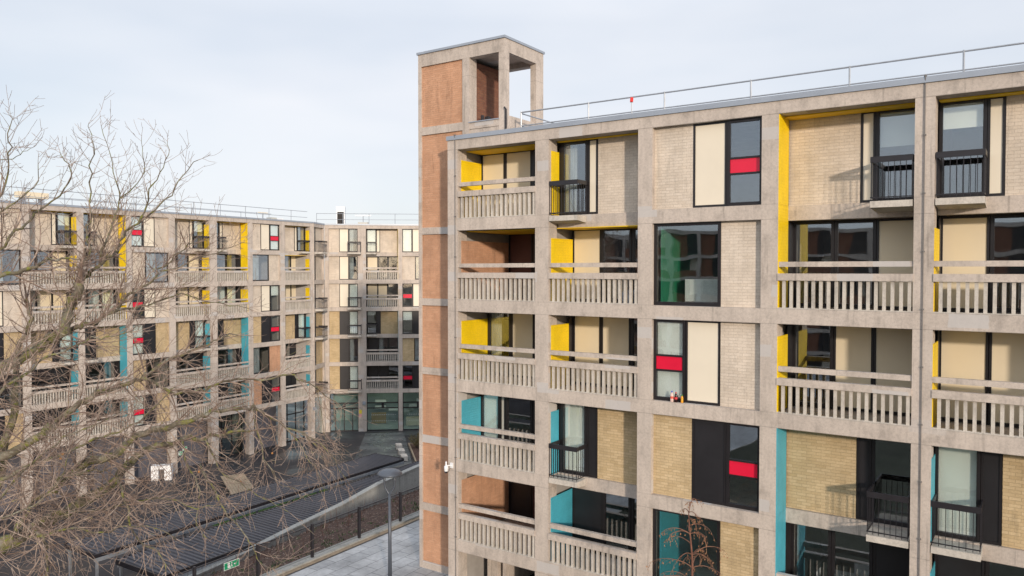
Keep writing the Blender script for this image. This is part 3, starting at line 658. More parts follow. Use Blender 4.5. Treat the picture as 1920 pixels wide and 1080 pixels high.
box(-.45, .45, -.35, .35, .71, .75).build('tabletop', 'white', tb)
for x in (-.41, .37):
    for y in (-.31, .27): box(x, x + .04, y, y + .04, 0, .71).build('leg', 'white', tb)
def chair(u, w, rz, lab):
    r = empty('chair', near_pt(u, w, ZB[5] + BH - .03), NEAR_RZ + rz, label=lab, cat='chair', group='white chairs around the table')
    box(-.21, .21, -.21, .21, .43, .46).build('seat', 'white', r)
    m = MB(); m.prism([(-.2, .19), (.2, .19), (.2, .22), (-.2, .22)], .55, .86); m.box(-.2, -.17, .19, .215, .46, .55); m.box(.17, .2, .19, .215, .46, .55); m.build('backrest', 'white', r)
    for x in (-.19, .16):
        for y in (-.19, .16): box(x, x + .03, y, y + .03, 0, .43).build('leg', 'white', r)
chair(11.35, 1.95, math.pi / 2, 'white chair at the left end of the small table'); chair(12.1, 2.85, .2, 'white chair on the far side of the small table')

for (L, rz, u, z, lab) in ((CEN_LOC, CEN_RZ, -1.58, 2.82, 'grey box wall light on the wide pier left of the shop'), (LEFT_LOC, LEFT_RZ, 2.42, 2.86, 'grey box wall light on the last pier of the left wing')):
    r = empty('wall_light', loc_pt(L, rz, u, -.02, z), rz, label=lab, cat='wall light', group='wall lights on the ground floor piers')
    MB().prism([(-.14, -.22), (.14, -.22), (.14, 0), (-.14, 0)], [-.1, -.1, -.16, -.16], [.12, .12, .16, .16]).build('housing', 'metal', r); box(-.1, .1, -.18, -.04, -.175, -.162).build('diffuser', 'blind', r)
r = empty('notice', loc_pt(CEN_LOC, CEN_RZ, -1.95, -.012, 1.8), CEN_RZ, label='small yellow over pink notice fixed to the pier by the shop', cat='notice')
box(-.13, .13, -.012, 0, -.02, .35).build('upper_panel', simple('yellow_sign', (.75, .6, .05), .5, .05), r); box(-.13, .13, -.012, 0, -.38, -.04).build('lower_panel', simple('pink_sign', (.75, .38, .36), .5, .2, 30), r)

gs = simple('green_sign_field', (.01, .36, .16), .4, .05)
def exit_sign(loc, rz, w, h, lab):
    r = empty('exit_sign', loc, rz, label=lab, cat='exit sign')
    box(-w / 2, w / 2, -.01, 0, -h / 2, h / 2).build('sign_board', 'white', r)
    box(-w / 2 + .02, w / 2 - .02, -.013, -.0105, -h / 2 + .02, h / 2 - .02).build('green_field', gs, r)
    m = MB(); s = h / .28
    def q(pts): m.quad([(x * s, -.0145, z * s) for x, z in pts])
    q([(-.17, -.09), (-.08, -.09), (-.08, .1), (-.17, .1)])            # doorway
    q([(-.02, .05), (.02, .05), (.02, .09), (-.02, .09)])              # head
    q([(-.04, -.02), (.01, -.02), (.02, .04), (-.03, .04)]); q([(-.07, -.1), (-.045, -.1), (.0, -.02), (-.03, -.02)]); q([(.03, -.09), (.055, -.08), (.01, -.01), (-.01, -.02)])
    q([(.09, -.02), (.14, -.02), (.14, .02), (.09, .02)]); q([(.13, -.05), (.18, 0), (.13, .05)])
    m.build('running_figure', 'white', r)
exit_sign(loc_pt(LEFT_LOC, LEFT_RZ, -11.35, .44, 1.36), LEFT_RZ, .42, .3, 'small green exit sign, lower of two beside the left wing pier')
exit_sign(loc_pt(LEFT_LOC, LEFT_RZ, -10.95, .44, 1.66), LEFT_RZ, .42, .3, 'small green exit sign, upper of two beside the left wing pier')

# ------------------------------------------------------------------ ground
G = Vector((.543, .8397, 0)).normalized(); P = Vector((G.y, -G.x, 0))
GA = math.atan2(G.y, G.x)
def gc(g, c, z=0): v = G * g + P * c; return (v.x, v.y, z)
# materials of the ground
def asphalt():
    m, t, b = new_mat('dark_asphalt', .6); v = coords(t)
    c = ramp(t, noise(t, v, .12, 5), [(.35, (.022, .021, .025)), (.65, (.045, .044, .05))])
    c = mixc(t, c, ramp(t, noise(t, v, 25, 3), [(.3, g3(.75)), (.7, g3(1.3))]), 1, 'MULTIPLY'); t.links.new(c, b.inputs[0])
    t.links.new(ramp(t, noise(t, v, .25, 4), [(.4, g3(.28)), (.6, g3(.7))]), b.inputs['Roughness']); bump(t, b, noise(t, v, 60, 2), .2, .01); return m
M['asphalt'] = asphalt()
def wetpath():
    m, t, b = new_mat('damp_paving', .4); v = coords(t)
    c = ramp(t, noise(t, coords(t, 'Object', (.4, 1.5, 1)), .5, 5, .6), [(.35, (.055, .06, .065)), (.65, (.15, .16, .16))]); t.links.new(c, b.inputs[0])
    t.links.new(ramp(t, noise(t, v, .6, 4), [(.4, g3(.2)), (.6, g3(.6))]), b.inputs['Roughness']); return m
M['wet'] = wetpath()
def paving():
    m, t, b = new_mat('grey_paving_slabs', .75); uv = coords(t, 'UV')
    br = nd(t, 'ShaderNodeTexBrick', Scale=1.0); br.inputs['Brick Width'].default_value = .9; br.inputs['Row Height'].default_value = .6; br.inputs['Mortar Size'].default_value = .011; br.inputs['Mortar Smooth'].default_value = .2
    br.inputs['Color1'].default_value = (.36, .375, .39, 1); br.inputs['Color2'].default_value = (.43, .445, .46, 1); br.inputs['Mortar'].default_value = (.10, .10, .105, 1); br.offset = .37; br.offset_frequency = 2; t.links.new(uv, br.inputs[0])
    v = coords(t); c = mixc(t, br.outputs[0], ramp(t, noise(t, v, .7, 5), [(.35, g3(.72)), (.65, g3(1.12))]), 1, 'MULTIPLY')
    c = mixc(t, c, ramp(t, noise(t, v, 7, 5, .7), [(.3, g3(.8)), (.6, g3(1.05))]), 1, 'MULTIPLY')
    moss = ramp(t, noise(t, v, 2.3, 6, .7), [(.62, g3(0)), (.75, g3(.55))]); c = mixc(t, c, (.13, .13, .11), moss)
    t.links.new(c, b.inputs[0]); bump(t, b, br.outputs[1], -.4, .006); return m
M['paving'] = paving()
M['mulch'] = simple('bark_mulch', (.085, .048, .036), .95, .45, 6, bumpy=.9)
M['tan'] = simple('tan_gravel', (.27, .21, .145), .9, .25, 8, bumpy=.4)
M['lawn_dark'] = simple('dark_reflection_lawn', (.024, .030, .018), .95, .4, .5)  # kept dark for its reflection in the lower windows
M['grass'] = simple('short_grass', (.05, .10, .025), .9, .4, 4)
def sheet(pts, z, name, mat, uvrot=True):
    m = MB(); q = [gc(g, c, z) for g, c in pts]; m.quad(q, [(g, c) for g, c in pts]); return tag(m.build(name, mat), kind='structure')
o = MB(); o.quad([(-900, -600, -.06), (900, -600, -.06), (900, 1200, -.06), (-900, 1200, -.06)]); tag(o.build('ground', simple('far_ground', (.06, .065, .05), .95, .3, .02)), kind='structure')
CUT = -22.28
sheet([(-60, CUT - 80), (120, CUT - 80), (120, -30.2), (-60, -30.2)], 0, 'courtyard', 'asphalt')
o = MB(); o.quad([(-14.3, 74.9, .006), (-13.0, 62.0, .006), (-8.0, 62.0, .006), (-10.6, 75.3, .006)]); tag(o.build('path', 'wet'), kind='structure')
# upper terrace: paving, drain, gravel strip, kerb
def solid(g0, g1, c0, c1, z0, z1, name, mat):
    m = MB(); p = [gc(g0, c0)[:2], gc(g1, c0)[:2], gc(g1, c1)[:2], gc(g0, c1)[:2]]; m.prism(p, z0, z1)
    m.u = []
    for fc in m.f:
        for i in fc:
            x, y, z = m.v[i]; m.u.append((x * G.x + y * G.y, x * P.x + y * P.y) if abs(z - z1) < 1e-6 else (x * G.x + y * G.y, z))
    return tag(m.build(name, mat), kind='structure')
solid(-70, 46, -21.50, -15.2, -.05, 5.08, 'pavement', 'paving')
solid(-70, 90, -15.2, 70, -.05, 5.05, 'unseen_lawn', 'lawn_dark')  # out of view, added so the lower panes mirror dark ground
solid(-70, 46, -21.64, -21.50, -.05, 5.06, 'drain_strip', 'frame')
solid(-70, 46, -21.84, -21.64, -.05, 5.07, 'gravel_strip', 'tan')
solid(-70, 46, CUT, -21.84, -.05, 5.13, 'kerb', 'conc_grey')
# sloping mulch bed between terrace and ramp wall
def footz(g): return 2.6 if g > 27 else max(.9, 2.6 - (27 - g) * .075)
bed = MB(); NB, NC = 90, 14; rb = random.Random(3)
grid = [[None] * (NC + 1) for _ in range(NB + 1)]
for i in range(NB + 1):
    g = -30 + 75 * i / NB
    for j in range(NC + 1):
        c = CUT + (-30.12 - CUT) * j / NC; t = j / NC
        z = 5.02 * (1 - t) + footz(g) * t + (rb.uniform(-.05, .05) if 0 < j else 0); grid[i][j] = gc(g, c, z)
for i in range(NB):
    for j in range(NC):
        q = [grid[i][j], grid[i][j + 1], grid[i + 1][j + 1], grid[i + 1][j]]; bed.quad(q[::-1])
tag(bed.build('planting_bed', 'mulch', smooth=True), kind='structure')
# bark chips and dead stems / small green weeds on the bed
ch = MB(); wd = MB(); rb = random.Random(8)
def bedpt(g, t): return Vector(gc(g, CUT + (-30.1 - CUT) * t, 5.02 * (1 - t) + footz(g) * t))
for k in range(9000):
    p = bedpt(rb.uniform(12, 42), rb.uniform(.0, 1)); s = rb.uniform(.02, .06); a = rb.uniform(0, 6.28)
    d = Vector((math.cos(a), math.sin(a), rb.uniform(-.3, .5))) * s; e2 = Vector((-math.sin(a), math.cos(a), rb.uniform(-.2, .5))) * s * .5; p.z += .045
    ch.quad([p - d - e2, p + d - e2, p + d + e2, p - d + e2])
def chipmat():
    m, t, b = new_mat('bark_chips', .9); v = coords(t); c = ramp(t, noise(t, v, 9, 2), [(.3, (.04, .02, .016)), (.5, (.12, .07, .05)), (.68, (.34, .27, .22))]); t.links.new(c, b.inputs[0]); return m
tag(ch.build('bark_chips', chipmat()), 'reddish brown bark chips covering the sloping bed by the ramp wall', 'bark chips', kind='stuff')
for k in range(170):
    cl = bedpt(rb.uniform(14, 42), rb.choice([rb.uniform(0, .25), rb.uniform(.2, 1)])); 
    for q in range(14):
        p = cl + Vector((rb.gauss(0, .12), rb.gauss(0, .12), .03)); a = rb.uniform(0, 6.28); s = rb.uniform(.03, .08)
        d = Vector((math.cos(a), math.sin(a), 0)) * s; w_ = Vector((-d.y, d.x, 0)) * .4; up = Vector((0, 0, rb.uniform(.03, .12)))
        wd.quad([p - w_, p + d * .6 - w_ * .6 + up * .7, p + d + up, p + w_])
tag(wd.build('weeds', simple('weed_green', (.06, .11, .03), .8, .3, 5)), 'low green weeds dotted over the bark bed behind the mesh fence', 'weeds', kind='stuff')
st = MB()
for k in range(90):
    p = bedpt(rb.uniform(18, 42), rb.uniform(.45, .98)); a = rb.uniform(0, 6.28)
    for q in range(5):
        d = Vector((rb.gauss(0, .15), rb.gauss(0, .15), rb.uniform(.25, .8))); st.tube([p, p + d * .5 + Vector((rb.gauss(0, .02), 0, 0)), p + d], [.006, .005, .002], 3, False)
tag(st.build('dead_stems', simple('reddish_stems', (.20, .10, .07), .8, .3, 5)), 'thin reddish leafless stems standing in the bed along the ramp wall', 'stems', kind='stuff')
# ramp wall: a sloping concrete retaining wall
wl_ = [(-30, 1.2), (10, 1.6), (16, 2.1), (22.9, 2.53), (26.3, 2.93), (29.9, 3.27), (32.7, 3.7), (36, 3.95), (46, 4.3)]
m = MB(); cp = MB()
for (ga, za), (gb, zb_) in zip(wl_, wl_[1:]):
    p = [gc(ga, -30.36)[:2], gc(gb, -30.36)[:2], gc(gb, -30.12)[:2], gc(ga, -30.12)[:2]]
    m.prism(p, -.05, [z - .0 for z in (za, zb_, zb_, za)] if True else 0)
    p = [gc(ga, -30.42)[:2], gc(gb, -30.42)[:2], gc(gb, -30.08)[:2], gc(ga, -30.08)[:2]]
    cp.prism(p, [z + .003 for z in (za, zb_, zb_, za)], [z + .08 for z in (za, zb_, zb_, za)])
# prism may have reversed the order of its corners; rebuild heights per vertex
def wall_z(x, y, off):
    g = x * G.x + y * G.y
    for (ga, za), (gb, zb_) in zip(wl_, wl_[1:]):
        if ga - 1e-4 <= g <= gb + 1e-4: return za + (zb_ - za) * (g - ga) / (gb - ga) + off
    return wl_[-1][1] + off
m.v = [(x, y, z if z < 0 else wall_z(x, y, 0)) for x, y, z in m.v]
nv = []
for i, (x, y, z) in enumerate(cp.v): nv.append((x, y, wall_z(x, y, .003 if z - wall_z(x, y, 0) < .04 else .08)))
cp.v = nv
rw = m.build('ramp_wall', 'conc_grey'); tag(rw, 'sloping grey concrete ramp wall between the shelters and the bark bed', 'wall'); cp.build('coping', 'conc_grey', rw)

# mesh fence on the kerb
fe = empty('mesh_fence', gc(20.16, -22.02, 5.13), GA, label='black post and wire mesh fence along the paving edge', cat='fence')
MBp = []
for k in range(-5, 9):
    x = k * 2.5; p = MB(); p.box(x - .045, x + .045, -.045, .045, 0, 1.25); o = p.build('post', 'rail', fe); box(x - .035, x + .035, -.035, .035, 1.251, 1.27).build('post_cap', 'rail', o)
    if k < 8:
        w = MB(); w.box(x + .045, x + 2.455, -.02, .02, 1.185, 1.225)
        for zz in (.06, .3, .6, .9): w.box(x + .03, x + 2.47, .004, .010, zz, zz + .006)
        for q in range(1, 49): w.box(x + q * .05, x + q * .05 + .005, -.004, .003, .04, 1.19)
        w.build('mesh_panel', 'rail', fe)
cthin = gc(16.6, -22.06, 6.0)
exit_sign(cthin, GA, .62, .26, 'green and white sign hung on the mesh fence at the bottom of the picture')

# ------------------------------------------------------------------ shelters
def corrugated(name, g0, g1, c0, c1, z, label, pside, fall=.12, posts=()):
    r = empty('cycle_shelter', gc(g0, c0, 0), GA, label=label, cat='shelter', group='long corrugated cycle shelters')
    L = g1 - g0; W = c1 - c0                  # local: x along G, y = -P, so c runs to negative y
    m = MB(); pitch = .26; n = int(L / pitch); rw_ = .10
    prof = []
    for k in range(n):
        x = k * pitch; prof += [(x, 0), (x + .11, 0), (x + .135, .055), (x + .235, .055)]
    prof.append((n * pitch, 0))
    for (xa, za), (xb, zb_) in zip(prof, prof[1:]):
        m.quad([(xa, 0, z + za), (xa, -W, z + za - fall), (xb, -W, z + zb_ - fall), (xb, 0, z + zb_)][::1])
    m.build('corrugated_roof', M['corr'], r)
    e = MB(); e.box(-.05, L + .05, -.0, .06, z - .12, z + .06); e.box(-.05, L + .05, -W - .06, -W, z - fall - .12, z - fall + .05); e.box(-.06, -.0, -W, 0, z - .2, z + .03); e.box(L, L + .06, -W, 0, z - .2, z + .03); e.build('roof_trim', 'rail', r)
    gt = MB(); gt.box(0, L, -W - .09, -W + .06, z - fall - .30, z - fall - .125); gt.box(0, L, -.12, -.02, z - .32, z - .14); gt.build('edge_beam', 'galv', r)
    k = .15
    while k < L:
        for y in (-W + .07, -.07):
            box(k - .05, k + .05, y - .05, y + .05, 0, z - .3).build('post', 'galv', r)
        box(k - .03, k + .03, -W + .12, -.12, z - .34, z - .22).build('cross_beam', 'galv', r)
        k += 4.6
    return r
M['corr'] = simple('dark_corrugated_steel', (.055, .058, .072), .5, .15, .8)
s1 = corrugated('s', 19.5, 41.4, -38.5, -35.95, 2.62, 'long dark corrugated cycle shelter, the further one beside the courtyard', 1, .06)
s2 = corrugated('s', 19.4, 52, -33.9, -30.5, 2.82, 'long dark corrugated cycle shelter, the nearer one against the ramp wall', 1, .06)
hoop = None
for k in range(14):
    if hoop is None:
        m = MB(); m.tube([(0, -.35, 0), (0, -.35, .65), (0, -.28, .78), (0, .28, .78), (0, .35, .65), (0, .35, 0)], .03, 6); m.tube([(0, -.35, .4), (0, .35, .4)], .02, 6); hoop = m.build('cycle_stand', 'rail'); o = hoop
    else: o = hoop.copy(); C.objects.link(o)
    o.location = gc(26.2 + k * 1.15, -35.1, .0); o.rotation_euler = (0, 0, GA + .35)
    tag(o, 'black steel hoop cycle stand between the shelters, ' + ('first second third fourth fifth sixth seventh eighth ninth tenth eleventh twelfth thirteenth fourteenth'.split()[13 - k]) + ' from the far end of the row', 'cycle stand', 'cycle stands between the shelters')
gr = MB(); rb = random.Random(5)
for k in range(7000):
    p = Vector(gc(rb.uniform(30, 39.5), rb.uniform(-44, -38.2), .02)); a = rb.uniform(0, 6.28); h = rb.uniform(.05, .13); w_ = Vector((math.cos(a), math.sin(a), 0)) * .02
    gr.quad([p - w_, p + w_, p + Vector((w_.y, -w_.x, h))])
tag(gr.build('grass', 'grass'), 'short green grass on the strip behind the further shelter', 'grass', kind='stuff')
sheet([(30, -44), (39.5, -44), (39.5, -38.2), (30, -38.2)], .012, 'lawn', 'grass')

# concrete seats, timber bench, white unit, shrub bed
seat = None
for k, (x, y) in enumerate(((-10.07, 68.3), (-9.55, 66.25), (-9.05, 64.3))):
    if seat is None:
        seat = box(-.26, .26, -.5, .5, .05, .44).build('block_seat', 'conc_pale'); o = seat
        bv = o.modifiers.new('b', 'BEVEL'); bv.width = .02; bv.segments = 2
        box(-.2, .2, -.42, .42, 0, .049).build('plinth', 'frame', o); root = o
    else: root = copy_tree(seat)
    root.location = (x, y, 0); root.rotation_euler = (0, 0, .25)
    tag(root, ['pale concrete block seat furthest from the shelter roof, of three in a row', 'pale concrete block seat in the middle of the row of three', 'pale concrete block seat nearest the shelter roof, of three in a row'][k], 'block seat', 'block seats on the damp paving')
b = empty('timber_platform', (-19.9, 55.7, 0), math.atan2(-5, 2.7), label='weathered pale timber platform bench in the courtyard behind the twigs', cat='bench')
wood = simple('weathered_timber', (.34, .27, .19), .8, .2, 2, bumpy=.3); m = MB()
for k in range(9): m.box(-2.7, 2.7, -.85 + k * .19, -.85 + k * .19 + .17, .40, .45)
m.build('deck_boards', wood, b); box(-2.5, 2.5, -.7, .7, .05, .395).build('base', 'conc_grey', b)
w = empty('white_unit', (-26.65, 58.4, 0), R(12), label='white box frame unit with an open middle before the left wing', cat='display unit')
box(-.72, -.2, -.3, .3, 0, .85).build('side_panel', 'white', w); box(.22, .72, -.3, .3, 0, .85).build('side_panel', 'white', w); box(-.72, .72, -.3, .3, .852, 1.12).build('top_panel', 'white', w); box(-.199, .219, .1, .3, 0, .85).build('back_panel', 'intdark', w)
ed = MB(); ed.prism([(-9.5, 70.1), (-9.38, 70.1), (-7.9, 63.5), (-8.02, 63.5)], 0, .16); ed.prism([(-9.38, 70.0), (-4, 70.4), (-4, 70.52), (-9.38, 70.12)], 0, .16)
tag(ed.build('bed_edging', wood), 'pale timber edging around the shrub bed beside the brick tower', 'edging')
o = MB(); o.quad([(-9.4, 70.0, .05), (-8.0, 63.6, .05), (-3, 63.6, .05), (-3, 70.3, .05)]); tag(o.build('shrub_bed', 'mulch'), kind='structure')
def shrub(loc, rad, h, lab, seed, name='shrub'):
    rb = random.Random(seed); r = empty(name, loc, 0, label=lab, cat='shrub'); sm = MB(); lf = MB()
    for k in range(60):
        a = rb.uniform(0, 6.28); rr = rad * math.sqrt(rb.random()); top = Vector((rr * math.cos(a), rr * math.sin(a), h * rb.uniform(.5, 1) * (1 - .35 * (rr / rad) ** 2)))
        bse = Vector((top.x * .25, top.y * .25, 0)); mid_ = (bse + top) / 2 + Vector((rb.gauss(0, .06), rb.gauss(0, .06), .05)); sm.tube([bse, mid_, top], [.012, .009, .004], 3, False)
        for q in range(34):
            t = rb.uniform(.3, 1.05); p = bse.lerp(top, t) + Vector((rb.gauss(0, .1), rb.gauss(0, .1), rb.gauss(0, .07))); n = Vector((rb.gauss(0, 1), rb.gauss(0, 1), rb.gauss(0, 1))).normalized(); u_ = n.orthogonal().normalized() * rb.uniform(.025, .05); v_ = n.cross(u_) * .5
            lf.quad([p - u_, p - v_, p + u_, p + v_])
    sm.build('stems', 'bark', r); lf.build('foliage', leafm, r)
M['bark'] = simple('bark_brown', (.13, .10, .075), .9, .3, 8)
leafm = simple('ochre_leaves', (.16, .13, .04), .8, .5, 2.5)
shrub((-8.35, 68.6, .05), .9, 1.7, 'ochre brown shrub at the tower edge in the timber edged bed', 4)

# ------------------------------------------------------------------ street lamp
la = empty('street_lamp', (-4.27, 26.75, 5.08), 0, label='grey post top lamp with a wide dome head in front of the tower', cat='street lamp')
M['lampgrey'] = simple('blue_grey_lamp_paint', (.085, .10, .125), .38, .08, 2, .2)
MB().tube([(0, 0, 0), (0, 0, 1.2), (0, 0, 3.12)], [.075, .062, .05], 16).build('pole', 'lampgrey', la, smooth=True); MB().lathe([(.13, 0), (.13, .03), (.08, .05), (.075, .12)], (0, 0, 0), 20).build('base_collar', 'lampgrey', la)
for s_ in (-1, 1):
    MB().tube([(0, 0, 3.05), (s_ * .05, 0, 3.12), (s_ * .16, 0, 3.32), (s_ * .185, 0, 3.55), (s_ * .17, 0, 3.72)], [.05, .045, .038, .038, .042], 10).build('arm', 'lampgrey', la, smooth=True)
hd = MB().lathe([(0, .17), (.12, .165), (.27, .13), (.38, .07), (.435, .01), (.44, -.015), (.40, -.05), (.22, -.09), (.21, -.10)], (0, 0, 3.80), 40).build('lamp_head', 'lampgrey', la, smooth=True)
MB().lathe([(.21, -.10), (.18, -.12), (0, -.125)], (0, 0, 3.80), 30).build('lens', 'blind', hd, smooth=True)

# ------------------------------------------------------------------ trees
def bark_mat():
    m, t, b = new_mat('lichened_bark', .9); v = coords(t)
    c = ramp(t, noise(t, v, 3.5, 5, .6), [(.3, (.075, .062, .045)), (.5, (.15, .13, .095)), (.7, (.26, .24, .19))])
    li = ramp(t, noise(t, v, 5.5, 5, .65), [(.5, g3(0)), (.62, g3(.85))]); c = mixc(t, c, (.19, .20, .035), li)
    pl_ = ramp(t, noise(t, coords(t, 'Object', (1.3, 1.3, 1.3)), 6.0, 4, .6), [(.60, g3(0)), (.7, g3(.7))]); c = mixc(t, c, (.36, .36, .30), pl_)
    t.links.new(c, b.inputs[0]); bump(t, b, noise(t, v, 25, 4), .6, .03); return m
def twig_mat():
    m, t, b = new_mat('twig_bark', .85); v = coords(t)
    c = ramp(t, noise(t, v, 2.6, 4, .65), [(.30, (.12, .08, .062)), (.48, (.26, .19, .155)), (.66, (.43, .345, .285))])
    li = ramp(t, noise(t, v, 4.5, 4, .65), [(.64, g3(0)), (.72, g3(.8))]); c = mixc(t, c, (.30, .30, .07), li)
    t.links.new(c, b.inputs[0]); return m
M['limb'] = bark_mat(); M['twig'] = twig_mat()
